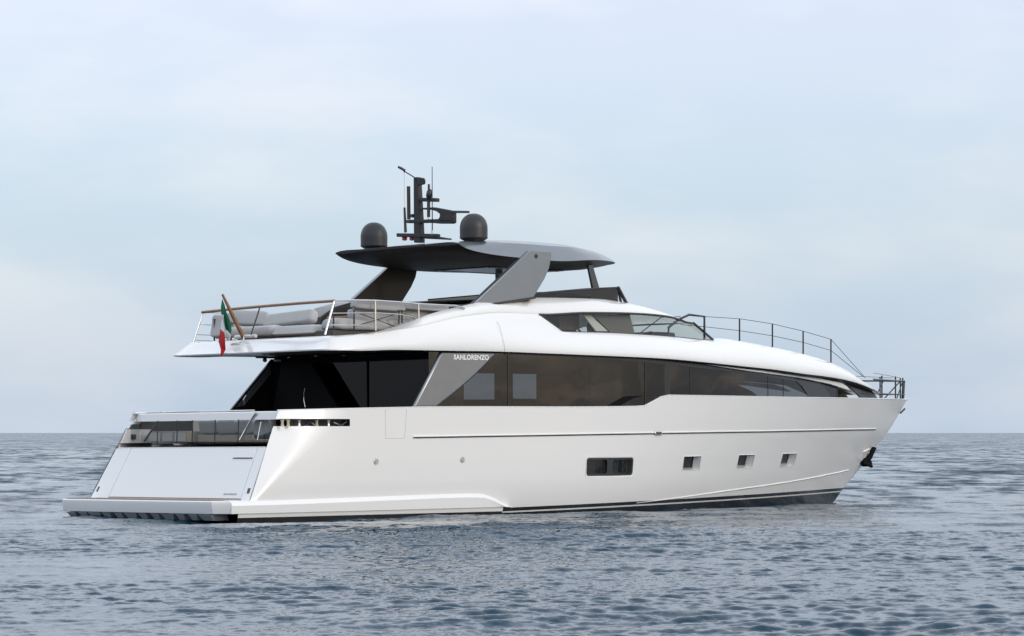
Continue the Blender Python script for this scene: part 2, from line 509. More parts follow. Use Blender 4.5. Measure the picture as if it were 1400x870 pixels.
            t.links.new(sb.outputs[0], scl.inputs[0]); t.links.new(am.outputs[0], scl.inputs['Scale'])
        if acc:
            ad = t.nodes.new("ShaderNodeVectorMath"); ad.operation = 'ADD'
            t.links.new(acc.outputs[0], ad.inputs[0]); t.links.new(scl.outputs[0], ad.inputs[1]); acc = ad
        else: acc = scl
    fl_ = t.nodes.new("ShaderNodeVectorMath"); fl_.operation = 'MULTIPLY'; fl_.inputs[1].default_value = (1, 1, 0)
    t.links.new(acc.outputs[0], fl_.inputs[0])
    sk_ = t.nodes.new("ShaderNodeMapRange"); sk_.inputs[3].default_value = 0; sk_.inputs[4].default_value = -.17; t.links.new(far.outputs[0], sk_.inputs[0])
    cx_ = t.nodes.new("ShaderNodeCombineXYZ"); t.links.new(sk_.outputs[0], cx_.inputs[1])      # normals tilted towards the camera to darken the far water
    ad0 = t.nodes.new("ShaderNodeVectorMath"); ad0.operation = 'ADD'; t.links.new(fl_.outputs[0], ad0.inputs[0]); t.links.new(cx_.outputs[0], ad0.inputs[1])
    ad = t.nodes.new("ShaderNodeVectorMath"); ad.operation = 'ADD'; t.links.new(ad0.outputs[0], ad.inputs[0]); t.links.new(ge.outputs['Normal'], ad.inputs[1])
    no = t.nodes.new("ShaderNodeVectorMath"); no.operation = 'NORMALIZE'; t.links.new(ad.outputs[0], no.inputs[0])
    t.links.new(no.outputs[0], b.inputs['Normal'])
    me.materials.append(m)
    o = bpy.data.objects.new('sea', me); COL.objects.link(o); o['kind'] = 'structure'
    o.location.z = -.05
    o['label'] = 'rippled grey blue sea reaching to the horizon'


sea()

# ================================================================== THE YACHT
yacht = bpy.data.objects.new('motor_yacht', None); COL.objects.link(yacht)
yacht.matrix_world = BM
tag(yacht, 'large white motor yacht with grey hardtop and dark windows lying on the sea', 'yacht')

# ---------------- hull form
STEM = tab((-.8, 25.6), (0, 26.9), (.33, 27.27), (.94, 28.06), (1.73, 29.01), (2.15, 29.56), (3.22, 30.57))
BMAX = tab((-.8, 2.7), (-.2, 3.12), (.25, 3.28), (.9, 3.38), (1.6, 3.40), (3.3, 3.40))
PEXP = tab((-.8, 1.55), (0, 1.75), (1.0, 1.95), (2.0, 2.2), (3.2, 2.5))


def hb(x, z):
    xs = STEM(z); u = max(0., (x - 11.0) / (xs - 11.0)); u = min(1., u)
    b = BMAX(z) * (1 - u ** PEXP(z)) + .012
    return b


SHEER = tab((1.5, 2.655), (4, 2.72), (6.9, 2.78), (14.75, 2.85), (15.05, 2.90), (15.6, 3.12), (15.9, 3.165), (20, 3.165), (30.6, 3.215))
EDGE = tab((-.8, .7), (.3, .965), (.48, 1.06), (1.77, 1.742), (2.47, 2.12), (2.8, 2.29))      # stern corner of the topsides
FACET = tab((-.8, .75), (.3, 1.05), (.5, 1.20), (2.43, 3.24), (2.8, 3.55))
EDGEY = tab((-.8, 3.05), (.3, 3.30), (.5, 3.28), (2.5, 2.98), (2.8, 2.95))
WINS = [(12.52, 14.31), None]
zr = [-.8, -.4, -.1, .1, .3, .5, .7, .9, .965, 1.06, 1.44, 1.465, 1.65, 1.85, 2.05, 2.18, 2.29, 2.47]
ROW_LO_BIG, ROW_HI_BIG = .965, 1.465


def rowz(z, x):
    wgt = max(0, min(1, (z - .3) / .6)) * max(0, min(1, (2.29 - z) / .5))
    return z + .010 * (x - 14) * wgt


small = []
for (a, b_) in (((934, 633), (957.5, 633)), ((1008.5, 631), (1030, 631)), ((1068, 629), (1087.5, 629))):
    small.append((PH(*a).x, PH(*b_).x))
bigx = (PH(801.5, 640).x, PH(865.5, 640).x)
xfix = [4.14, 5, 6.5, 8, 9.5, 11]
xw = [bigx, *small]
xs_mid = sorted(set([4.14, 5, 6.5, 8, 9.5, 10.5, 11.3, 14.9, 15.4, 15.9, 17.6, 20, 21.5] + [v for w_ in xw for v in w_] + list(np.linspace(12, 22, 15))))
xs_mid = [x for i, x in enumerate(xs_mid) if i == 0 or x - xs_mid[i - 1] > .02 or any(abs(x - v) < 1e-6 for w_ in xw for v in w_)]
XK = xs_mid[-1]
NB = 26


K0 = 5       # leading stations: stern corner, facet, three across the soft edge of the facet


def hull_point(i, z, side, top=None):
    if i < K0:
        xe, ye = EDGE(z), EDGEY(z); xf = max(FACET(z), xe + .02); yf = hb(xf, z)
        if i == 0: return xe, ye
        d1 = .34 * (xf - xe); d2 = min(.40, .34 * (xf - xe) + .02)
        if i == 1: return xf - d1 * 1.25, yf + (ye - yf) * (d1 * 1.25 / (xf - xe))
        sl = (ye - yf) / (xf - xe)
        if i == 2: return xf - d1 * .45, yf + sl * d1 * .62
        if i == 3: return xf + d2 * .45, yf + sl * d1 * .14
        return xf + d2 * 1.25, hb(xf + d2 * 1.25, z)
    if i < K0 + len(xs_mid): return xs_mid[i - K0], None
    s = (i - K0 + 1 - len(xs_mid)) / NB; s = 1 - (1 - s) ** 1.6
    return XK + s * (STEM(z) - XK), None


NS = K0 + len(xs_mid) + NB


def hull_grid(side):
    rows = []
    for z in zr:
        r = []
        for i in range(NS):
            x, y = hull_point(i, z, side); zz = rowz(z, x) if i >= K0 else z
            if y is None: y = hb(x, zz)
            if i == NS - 1: x = STEM(zz); y = 0
            r.append(Vector((x, side * y, zz)))
        rows.append(r)
    for k in (1, 2, 3):
        r = []
        for i in range(NS):
            x, y = hull_point(i, 2.47, side)
            for _ in range(3):
                zz = 2.47 + (SHEER(x) - 2.47) * k / 3
                x, y = hull_point(i, zz, side)
            if y is None: y = hb(x, zz)
            if i == NS - 1: x = STEM(zz); y = 0
            r.append(Vector((x, side * y, zz)))
        rows.append(r)
    return rows


hx = lambda j: xs_mid[j - K0] if K0 <= j < K0 + len(xs_mid) else None


def hole(i, j):
    z0 = zr[i] if i < len(zr) else 9
    z1 = zr[i + 1] if i + 1 < len(zr) else 9
    if i == zr.index(2.29) and j < K0: return True
    a, b_ = hx(j), hx(j + 1)
    if a is None or b_ is None: return False
    if z0 >= .965 - 1e-6 and z1 <= 1.465 + 1e-6 and a >= bigx[0] - 1e-4 and b_ <= bigx[1] + 1e-4: return True
    if z0 >= 1.06 - 1e-6 and z1 <= 1.44 + 1e-6:
        for s0, s1 in small:
            if a >= s0 - 1e-4 and b_ <= s1 + 1e-4: return True
    return False


hm = MB()
for side in (-1, 1):
    hm.grid(hull_grid(side), skip=hole)
hull = hm.build('hull', M['hull'], yacht, smooth=24)
hull['label'] = 'white hull with black boot stripe'

# inner decks
dk = MB()
rowsd = []
for x in np.linspace(1.75, 15.2, 40):
    y = 3.0 if x < 3.3 else hb(x, 2.2) - .04
    rowsd.append([(x, -y, 1.90), (x, 0, 1.92), (x, y, 1.90)])
dk.grid(rowsd)
dk.build('main_deck', M['deck'], yacht)
fd = MB()
rowsd = []
for x in np.linspace(15.2, 30.2, 50):
    y = max(.02, hb(x, 2.85) - .05)
    rowsd.append([(x, -y, 2.86), (x, 0, 2.92), (x, y, 2.86)])
fd.grid(rowsd)
fd.build('foredeck', M['white2'], yacht)
# bulwark cap rail (rounded white edge on top of the hull)
for side in (-1, 1):
    pts = []
    for i in range(NS):
        x, y = hull_point(i, 2.6, side)
        for _ in range(3):
            zz = SHEER(x); x, y = hull_point(i, zz, side)
        if y is None: y = hb(x, zz)
        if i == NS - 1: x = STEM(zz); y = 0.0
        pts.append(Vector((x, side * max(0, y - .045), zz)))
    MB().tube(pts, .05, 8, flat=.5).build('bulwark_cap', M['white'], yacht, smooth=60)

for side in (-1, 1):
    r0, r1 = [], []
    for x in list(np.linspace(4.3, 14.7, 24)) + [15.05, 15.3, 15.6, 15.9] + list(np.linspace(16.5, 30.0, 40)):
        y = max(.01, hb(x, 2.7) - .09)
        r0.append(Vector((x, side * y, 1.9 if x < 15.2 else 2.86))); r1.append(Vector((x, side * max(.01, hb(x, SHEER(x)) - .09), SHEER(x) - .004)))
    MB().grid([r0, r1]).build('bulwark_lining', M['white2'], yacht)
# ---------------- rub rail, spray rail, hull fittings
rail_px = [(565, 598), (650, 596.6), (750, 595), (830, 593.6), (900, 592.5), (980, 591.1), (1050, 590), (1110, 588.8), (1160, 587.7), (1197, 587)]
rp = [PH(*p) for p in rail_px]
rtab = tab(*[(p.x, p.z) for p in rp])
for side in (-1, 1):
    up, lo = [], []
    for x in np.linspace(rp[0].x, rp[-1].x, 70):
        z = rtab(x); y = hb(x, z)
        e = min(1, (x - rp[0].x) / .3, (rp[-1].x - x) / .3)
        up.append(Vector((x, side * (y + .008), z + .016))); lo.append(Vector((x, side * (y + .006), z - .016)))
    MB().tube(up, .020, 8).build('rub_rail', M['white'], yacht, smooth=60)
    MB().tube(lo, .014, 6).build('rub_rail_strip', M['dark'], yacht, smooth=60)
    sp_px = [(870, 688), (930, 680.5), (1000, 670.5), (1060, 662), (1110, 653.5), (1160, 643)]
    sp3 = [PH(*p) for p in sp_px]
    st_ = tab(*[(p.x, p.z) for p in sp3])
    pts = [Vector((x, side * (hb(x, st_(x)) + .004), st_(x))) for x in np.linspace(sp3[0].x, sp3[-1].x, 50)]
    MB().tube(pts, [.006 + .016 * math.sin(math.pi * min(1, k / 20 + .05) / 2) for k in range(50)], 6).build('spray_rail', M['white'], yacht, smooth=60)

p = PH(899, 592.5)
nl = MB().box(p.x - .14, p.x + .14, p.y - .05, p.y + .02, p.z - .05, p.z + .05).build('shore_fitting', M['steel'], yacht, bevel=.012)
MB().box(p.x - .10, p.x - .01, p.y - .056, p.y - .045, p.z - .03, p.z + .03).build('lens', M['black'], nl)
MB().box(p.x + .01, p.x + .10, p.y - .056, p.y - .045, p.z - .03, p.z + .03).build('lens', M['dark'], nl)


def disc(c, r, nrm, name, m, parent, h=.02):
    c = Vector(c); nrm = Vector(nrm).normalized(); u = nrm.cross(Vector((0, 0, 1))).normalized(); v = u.cross(nrm)
    a = [c + (u * math.cos(t) + v * math.sin(t)) * r for t in np.linspace(0, 2 * math.pi, 20, endpoint=False)]
    return MB().prism(a, nrm * h).build(name, m, parent, bevel=h * .4)


for px, py in ((514, 631), (632, 628.5)):
    p = PH(px, py)
    d = disc((p.x, p.y, p.z), .075, (0, -1, 0), 'hull_outlet', M['steel'], yacht)
    disc((p.x, p.y - .02, p.z), .045, (0, -1, 0), 'grille', M['seam'], d, .006)

# boarding gate seams (thin gaps)
def seam(pts, r=.008, name='panel_seam', m='seam', parent=None):
    return MB().tube(pts, r, 5).build(name, M[m], parent or yacht)


gt = [PH(527, 560), PH(527, 599.5), PH(553, 599.5), PH(556, 560)]
seam([Vector((q.x, -hb(q.x, q.z) + .002, q.z)) for q in gt], .007, 'gate_seam')

# ---------------- hull windows
# large twin porthole
z0, z1 = rowz(.965, 13.3), rowz(1.465, 13.3)
x0, x1 = bigx
yh = hb(13.3, 1.2)


def rrect(x0, x1, z0, z1, r, y, n=6):
    pts = []
    for cx, cz, a0 in ((x1 - r, z1 - r, 0), (x0 + r, z1 - r, 90), (x0 + r, z0 + r, 180), (x1 - r, z0 + r, 270)):
        for k in range(n + 1):
            a = R_(a0 + 90 * k / n); pts.append(Vector((cx + r * math.cos(a), y, cz + r * math.sin(a))))
    return pts


def ring(out_, inn, d, mb):
    n = len(out_)
    o = [Vector(p) for p in out_]; i = [Vector(p) for p in inn]; d = Vector(d)
    mb.grid([o, i, [p + d for p in i], [p + d for p in o], o], True)
    return mb


def hull_y(pts, off, side=-1):
    return [Vector((p.x, side * (hb(p.x, p.z) + off), p.z)) for p in pts]


fw = MB()
oo = hull_y(rrect(x0 - .03, x1 + .03, z0 - .03, z1 + .03, .11, 0), .012)
ii = hull_y(rrect(x0 + .005, x1 - .005, z0 + .005, z1 - .005, .09, 0), .004)
ring(oo, ii, (0, .05, 0), fw)
wf = fw.build('hull_window', M['white'], yacht, smooth=50)
wf['label'] = 'wide twin paned hull window'
xm = (x0 + x1) / 2
plate = MB()
o2 = hull_y(rrect(x0 + .005, x1 - .005, z0 + .005, z1 - .005, .09, 0), -.012)
# dark frame plate with two openings
for (a, b_) in ((x0 + .05, xm - .11), (xm + .11, x1 - .05)):
    out_ = hull_y(rrect(a - .045 if a < xm - .5 else a - .11, b_ + .11 if b_ < xm else b_ + .045, z0 + .005, z1 - .005, .05, 0), -.012)
    inn = hull_y(rrect(a, b_, z0 + .06, z1 - .06, .07, 0), -.014)
    ring(out_, inn, (0, .09, 0), plate)
plate.build('frame', M['dark'], wf, smooth=40)
for (a, b_) in ((x0 + .05, xm - .11), (xm + .11, x1 - .05)):
    g_ = MB(); g_.add(hull_y(rrect(a - .01, b_ + .01, z0 + .05, z1 - .05, .07, 0), -.085), [tuple(range(28))])
    g_.build('pane', M['pane'], wf)
    cm = MB()
    for k in range(7):
        xx = a + (b_ - a) * (.52 + .07 * k)
        cm.tube([(xx, -yh + .075, z0 + .08), (xx, -yh + .075, z1 - .08)], .012, 5)
    cm.build('blind', M['matte'], wf)
for s0, s1 in small:
    za, zb = rowz(1.06, (s0 + s1) / 2), rowz(1.44, (s0 + s1) / 2)
    za = rowz(1.06, s0); za2 = rowz(1.06, s1); zb = rowz(1.44, s0); zb2 = rowz(1.44, s1)
    A = [Vector((s0, -hb(s0, za), za)), Vector((s1, -hb(s1, za2), za2)), Vector((s1, -hb(s1, zb2), zb2)), Vector((s0, -hb(s0, zb), zb))]
    nrm = (A[1] - A[0]).cross(A[3] - A[0]).normalized()
    if nrm.y > 0: nrm = -nrm
    dpt = .22
    mid = sum(A, Vector()) / 4
    Bk = [mid + (q - mid) * .90 - nrm * dpt for q in A]
    rv = MB(); rv.grid([A, Bk], True)
    hw = rv.build('hull_window', M['white'], yacht, smooth=20)
    Ao = [mid + (q - mid) * 1.07 + nrm * .010 for q in A]; Ai = [mid + (q - mid) * .985 + nrm * .012 for q in A]
    lip = MB(); ring(Ao, Ai, -nrm * .03, lip); lip.build('frame', M['white'], hw, bevel=.006)
    Bf = [mid + (q - mid) * .92 - nrm * (dpt + .003) for q in A]
    MB().add(Bf, [(0, 1, 2, 3)]).build('pane', M['pane'], hw)
    # darker inner gasket
    Bi = [mid + (q - mid) * .78 - nrm * (dpt - .004) for q in A]; Bo = [mid + (q - mid) * .90 - nrm * (dpt - .004) for q in A]
    MB().grid([Bo, Bi], True).build('gasket', M['dark'], hw)

# ---------------- swim platform and the steps along the hull
pf = MB()
PT = tab((0, .475), (1, .475), (4.7, .515), (8.0, .56), (8.6, .55), (9.1, .43), (9.65, .20))
PBt = tab((0, .185), (2, .185), (9.65, .195))
for side in (-1, 1):
    rows = []
    for x in list(np.linspace(.36, 8, 22)) + list(np.linspace(8.2, 9.68, 14)):
        zt, zb = PT(x), PBt(x)
        zt = max(zt, zb + .004)
        yo = 3.455; hh = min(.085, zt - zb)
        rows.append([(x, side * 3.05, zt + .03), (x, side * 3.33, zt + .02), (x, side * (3.33 + .10), zt + .02 - hh * 1.0), (x, side * yo, zt - hh * 1.15 if zt - hh * 1.15 > zb else zb), (x, side * (yo - .015), zb), (x, side * 3.36, zb - .02), (x, side * 3.0, zb - .02)])
    pf.grid(rows)
# stern slab with chamfered corners and undercut face
plan_t = [(.36, -3.33), (.06, -3.06), (.015, -1.6), (0, 0), (.015, 1.6), (.06, 3.06), (.36, 3.33)]
def ringat(ins, z, f=0):
    r = []
    for k, (x, y) in enumerate(plan_t):
        sx = 1 if k not in (0, 6) else 0
        sy = 0 if 1 < k < 5 else (1 if y > 0 else -1)
        r.append((x + ins * sx, y - ins * sy * (0 if k in (1, 5) else 1) , z))
    return r
yo = [(x, y * (3.455 / 3.33) if abs(y) > 3.1 else y, .40) for x, y in plan_t]
rows = [[(x + 1.2, y * .9, .49) for x, y in plan_t], [(x + .03, y * .996, .495) for x, y in plan_t], [(x, y * (3.43 / 3.33) if abs(y) > 3.1 else y, .47) for x, y in plan_t],
        yo, [(x + .05, (y * (3.44 / 3.33) if abs(y) > 3.1 else y * .995), .185) for x, y in plan_t], [(x + .12, y * .99, .168) for x, y in plan_t], [(x + 1.6, y * .9, .168) for x, y in plan_t]]
pf.grid(rows)
plat = pf.build('swim_platform', M['white'], yacht, smooth=25)
tk = MB(); tk.prism([(.10, -2.95, .498), (1.22, -2.95, .498), (1.22, 2.95, .498), (.10, 2.95, .498)], (0, 0, .012)); tk.build('platform_deck', M['deck'], yacht)
# lower hull skirt below the platform and supporting brackets
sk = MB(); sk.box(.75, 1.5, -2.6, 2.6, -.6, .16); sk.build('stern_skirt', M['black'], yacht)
for k in range(12):
    y = -2.75 + 5.5 * k / 11
    wd = .17 if k % 3 else .26
    b_ = MB(); b_.prism([(.085, y - wd, .164), (.085, y + wd, .164), (.20, y + wd * .62, .015), (.20, y - wd * .62, .015)], (.5, 0, 0)); b_.build('platform_bracket', M['bracket'], yacht, bevel=.01)
# pale lower strake under the side step
for side in (-1, 1):
    rows = []
    for x in np.linspace(.6, 9.4, 20):
        rows.append([(x, side * 3.405, .185), (x, side * 3.385, .082)])
    MB().grid(rows).build('side_strake', M['white2'], yacht)
    MB().grid([[(r_[1][0], r_[1][1] - side * .012, .086) for r_ in rows], [(r_[1][0], r_[1][1] - side * .08, -.25) for r_ in rows]]).build('boot_topping', M['black'], yacht)

# ---------------- transom
TX = lambda z: 1.06 + (z - .46) * .527          # raked transom plane
TN = Vector((-.885, 0, .466))
back = MB(); back.prism([(TX(.3) + .05, -3.2, .3), (TX(1.70) + .05, -3.0, 1.70), (TX(1.70) + .05, 3.0, 1.70), (TX(.3) + .05, 3.2, .3)], (.35, 0, 0)); back.build('transom_core', M['dark'], yacht)


def tpan(y0b, y1b, y0t, y1t, z0, z1, name, off=0, th=.05, parent=None, m='white', bev=.01):
    q = [Vector((TX(z0), y0b, z0)), Vector((TX(z0), y1b, z0)), Vector((TX(z1), y1t, z1)), Vector((TX(z1), y0t, z1))]
    q = [p + TN * off for p in q]
    return MB().prism(q, -TN * th).build(name, M[m], parent or yacht, bevel=bev, smooth=30)


tr = tpan(-2.86, 2.50, -2.72, 2.40, .535, 1.775, 'stern_door')
tpan(-3.22, -2.876, -3.06, -2.736, .50, 1.775, 'transom_panel', 0, .06)
tpan(2.516, 3.26, 2.416, 3.05, .50, 1.775, 'transom_panel', 0, .06)
tpan(-3.2, 3.2, -3.2, 3.2, .48, .525, 'transom_foot', -.01, .05, m='white2')
tpan(-2.70, -2.02, -2.68, -2.0, 1.52, 1.755, 'locker_hatch', .012, .02, parent=tr)
seam([Vector((TX(1.51), -2.70, 1.51)) + TN * .012, Vector((TX(1.51), -1.95, 1.51)) + TN * .012], .012, 'hatch_shadow_gap', 'dark', tr)
tpan(-3.12, -3.02, -3.1, -3.0, .66, .79, 'fairlead', .01, .03, m='black')
tpan(3.06, 3.13, 3.05, 3.12, .66, .79, 'fairlead', .01, .03, m='black')
# stern rim (top of transom)
MB().prism([(TX(1.775) + .0, -3.0, 1.765), (TX(1.775) + .22, -3.0, 1.765), (TX(1.775) + .22, 3.0, 1.765), (TX(1.775), 3.0, 1.765)], (0, 0, .03)).build('transom_rim', M['white'], yacht, bevel=.012)
# port quarter: the wing seen over the transom
pw = MB(); pw.prism([P(165, 612, y=3.0), P(178, 600, y=3.0) + Vector((0, .0, .05)), P(176, 598, y=3.0) + Vector((.4, 0, 0)), Vector((2.9, 3.0, 1.75))], (0, .16, 0)); pw.build('quarter_wing', M['white'], yacht, bevel=.02)
MB().prism([(TX(1.78), 2.93, 1.78), (2.8, 2.93, 1.78), (2.8, 2.93, 2.26), (TX(2.26), 2.93, 2.26)], (0, .04, 0)).build('wing_bright_panel', M['white2'], yacht)  # white panel added so the wing's shaded inner face looks bright
MB().box(2.13, 2.26, 2.88, 2.985, 2.0, 2.13).build('fairlead', M['black'], yacht)

# aft bulwark beam (cap across the stern and its supports)
bz0, bz1 = 2.46, 2.665
bm_ = MB()
plan = [(2.55, -2.97), (2.30, -2.90), (2.22, -2.2), (2.20, 0), (2.22, 2.2), (2.30, 2.90), (2.55, 2.97)]
rows = [[(x, y, bz0) for x, y in plan], [(x + .03, y, bz1 - .02) for x, y in plan], [(x + .06, y * .995, bz1) for x, y in plan], [(x + .24, y * .93, bz1) for x, y in plan], [(x + .26, y * .92, bz0) for x, y in plan], [(x, y, bz0) for x, y in plan]]
bm_.grid(rows)
bm_.build('stern_beam', M['white'], yacht, smooth=30)
MB().tube([(2.33, y, bz1 + .03) for y in np.linspace(-1.9, .3, 5)], .018, 6).build('beam_rail', M['steel'], yacht)
MB().tube([(2.36, y, bz1 + .03) for y in (1.95, 2.55)], .018, 6).build('beam_rail', M['steel'], yacht)
# port end of the beam: light shaped end block
MB().prism([P(180, 581, y=2.95), P(190, 569, y=2.95), P(199, 568, y=2.95), P(192, 580, y=2.95)], (0, .12, 0)).build('beam_end', M['white'], yacht, bevel=.02)
MB().prism([P(176, 593, y=2.98), P(183, 579.5, y=2.98), P(197, 579.5, y=2.98), P(193, 593, y=2.98)], (0, .10, 0)).build('wing_slot', M['matte'], yacht)
# bulwark slot interior with rollers
sl = MB(); sl.box(2.5, 4.2, -3.02, -2.98, 2.22, 2.50); sl.build('mooring_recess', M['matte'], yacht)
MB().box(2.5, 4.2, 2.98, 3.02, 2.22, 2.50).build('mooring_recess', M['matte'], yacht)
for px in (386, 394, 409):
    p = P(px, 579, y=-3.2); MB().lathe((p.x, p.y, 2.28), [(.05, 0), (.035, .04), (.03, .10), (.05, .17)], 12).build('mooring_roller', M['rope'] if px < 400 else M['steel'], yacht)
for px in (433, 449):
    p = P(px, 579, y=-3.2); MB().lathe((p.x, p.y, 2.28), [(.05, 0), (.035, .04), (.03, .10), (.05, .17)], 12).build('mooring_roller', M['rope'] if px < 440 else M['steel'], yacht)
MB().tube([P(415, 584, y=-3.1), P(424, 577, y=-3.1), P(432, 583, y=-3.1)], .015, 6).build('mooring_line', M['steel'], yacht)
MB().tube([P(456, 578, y=-3.1), P(466, 582, y=-3.1), P(474, 577, y=-3.1)], .015, 6).build('mooring_line', M['steel'], yacht)
MB().prism([(2.12, -2.95, 2.268), (3.1, -3.35, 2.268), (4.13, -3.36, 2.268), (4.13, -3.0, 2.268), (2.12, -2.9, 2.268)], (0, 0, .018)).build('slot_sill', M['steel'], yacht)

# glass balustrade across the stern
gx = lambda z: 2.06 + (z - 1.85) * .04
gb = MB()
ys = [2.86, 2.45, 1.75, .93, .30, -.62, -1.55, -2.1, -2.86]
for a, b_ in zip(ys[:-1], ys[1:]):
    g1 = MB(); g1.add([(gx(1.88), a - .02, 1.88), (gx(1.88), b_ + .02, 1.88), (gx(2.46), b_ + .02, 2.46), (gx(2.46), a - .02, 2.46)], [(0, 1, 2, 3)])
    g1.build('glass_panel', M['glass_c'], yacht, smooth=0)
for a in ys[2:7]:
    MB().tube([(gx(1.86) + .02, a, 1.86), (gx(2.47) + .02, a, 2.47)], .018, 6).build('glass_post', M['dark'], yacht)
MB().tube([(gx(1.87), y, 1.87) for y in (-2.85, 2.85)], .014, 6).build('glass_channel', M['grey'], yacht)
# slanted gate handrails
for pts, r in (([(350, 565), (346, 569), (328, 602)], .030), ([(213, 580), (197, 604)], .026)):
    MB().tube([P(*q, x=2.02 if i == len(pts) - 1 else 2.2 - .0 * i) for i, q in enumerate(pts)], r, 8).build('stern_handrail', M['steel'] if r > .028 else M['dark'], yacht, smooth=60)
MB().tube([P(357, 577, x=2.05), P(352, 602, x=1.95)], .014, 6).build('stern_handrail', M['steel'], yacht)
MB().box(1.85, 2.02, .52, .78, 1.84, 1.90).build('glass_clamp', M['white2'], yacht, bevel=.02)

# ---------------- upper shell: overhang, flybridge coaming, wheelhouse brow and coachroof in one skin
YE = tab((3.55, 2.6), (4.6, 3.30), (6, 3.40), (8, 3.44), (13, 3.44), (15.7, 3.40), (18.4, 3.12), (21, 2.70), (23, 2.28), (24.8, 1.84), (26.5, 1.36), (28, .80), (28.7, .40))
_e = [PS(px, py, YE) for px, py in ((540, 478.5), (617, 479.7), (681, 480.8), (746, 483.3), (797, 485.4), (848, 487.5), (900, 490), (966, 495.7), (1020, 501.4), (1060, 505.7), (1097, 511), (1134, 515.7), (1151, 518.6), (1169, 523), (1190, 531))]
ZE = tab((3.5, 4.175), (4.6, 4.178), *[(p.x, p.z) for p in _e], (28.7, 3.36))
_c = [P(px, py, y=-1.2) for px, py in ((973, 463.5), (1010, 469), (1056, 476.5), (1098, 484.5), (1136, 495.5), (1165, 507), (1183, 517))] + [P(1195, 527, y=-.9)]
ZC = tab((17.5, 5.0), (18.6, 4.97), *[(p.x, p.z) for p in _c], (28.6, 3.30))
# crease / window top and window bottom
_w = [P(px, py, y=-2.65) for px, py in ((738, 430), (800, 427.5), (870, 428.5), (920, 432.5), (952, 441))]
ZW4 = tab((3.55, 4.46), (4.5, 4.52), (5.44, 4.66), (6.43, 4.80), (7.4, 4.98), (8.47, 5.16), (10.0, 5.29), *[(p.x, p.z) for p in _w])
_w = [P(px, py, y=-2.85) for px, py in ((768, 453.5), (830, 455), (880, 457.5), (940, 461.5), (973, 464))]
ZW3 = tab((3.55, 4.30), (4.5, 4.34), (6, 4.48), (8, 4.76), (10.2, 4.90), *[(p.x, p.z) for p in _w], (19.5, 4.80))
Y3 = tab((3.55, 3.2), (6, 3.36), (8, 3.33), (10, 3.12), (12, 2.90), (16, 2.78), (18.6, 2.45), (19.4, 2.30))
Y4 = tab((3.55, 3.1), (6, 3.24), (8, 3.06), (10, 2.86), (12, 2.70), (16, 2.58), (18.0, 2.30))
ZT = tab((3.55, 4.55), (4.2, 4.57), (5.44, 4.69), (6.23, 4.87), (7.3, 5.18), (8.5, 5.43), (9.8, 5.63), (11.2, 5.74), (12.6, 5.79), (14.1, 5.81), (15.2, 5.75), (16.4, 5.62), (17.3, 5.48), (18.2, 5.30))
YT = tab((3.55, 2.85), (6, 2.96), (8, 2.86), (10, 2.66), (12, 2.44), (16, 2.2), (18, 1.9))
stern_plan = [((3.55, 0), (1, 0)), ((3.55, -1.0), (1, 0)), ((3.55, -1.9), (1, .03)), ((3.55, -2.6), (1, .12)), ((3.60, -3.02), (.9, .45)), ((3.95, -3.25), (.45, .9)), ((4.6, -3.30), (.12, 1.0))]
INS = [0, -.012, .07, .20, .33, .38, .47]


def zrow(x, r):
    ze, z3, z4, zt = ZE(x), ZW3(x), ZW4(x), ZT(x)
    return [ze, ze + .10 * (z3 - ze) + .03, ze + .58 * (z3 - ze), z3, z4, z4 + .2 * (zt - z4), zt][r]


def yrow(x, r):
    ye, y3, y4, yt = YE(x), Y3(x), Y4(x), YT(x)
    return [ye, ye + .015, ye + .015 - .28 * max(0, ye - y3), y3, y4, y4 - .10 * (y4 - yt) + .03, yt][r]


OFF3 = tab((8.6, 0), (11.2, .38), (18.3, .34)); OFF4 = tab((8.6, 0), (11.2, -.38), (18.3, -.36)); OFF5 = tab((8.6, 0), (11.2, -.2), (18.3, -.2))
XA = list(np.linspace(5.0, 11.4, 24)) + [11.78]
XB = list(np.linspace(12.15, 18.3, 20))
us = MB()


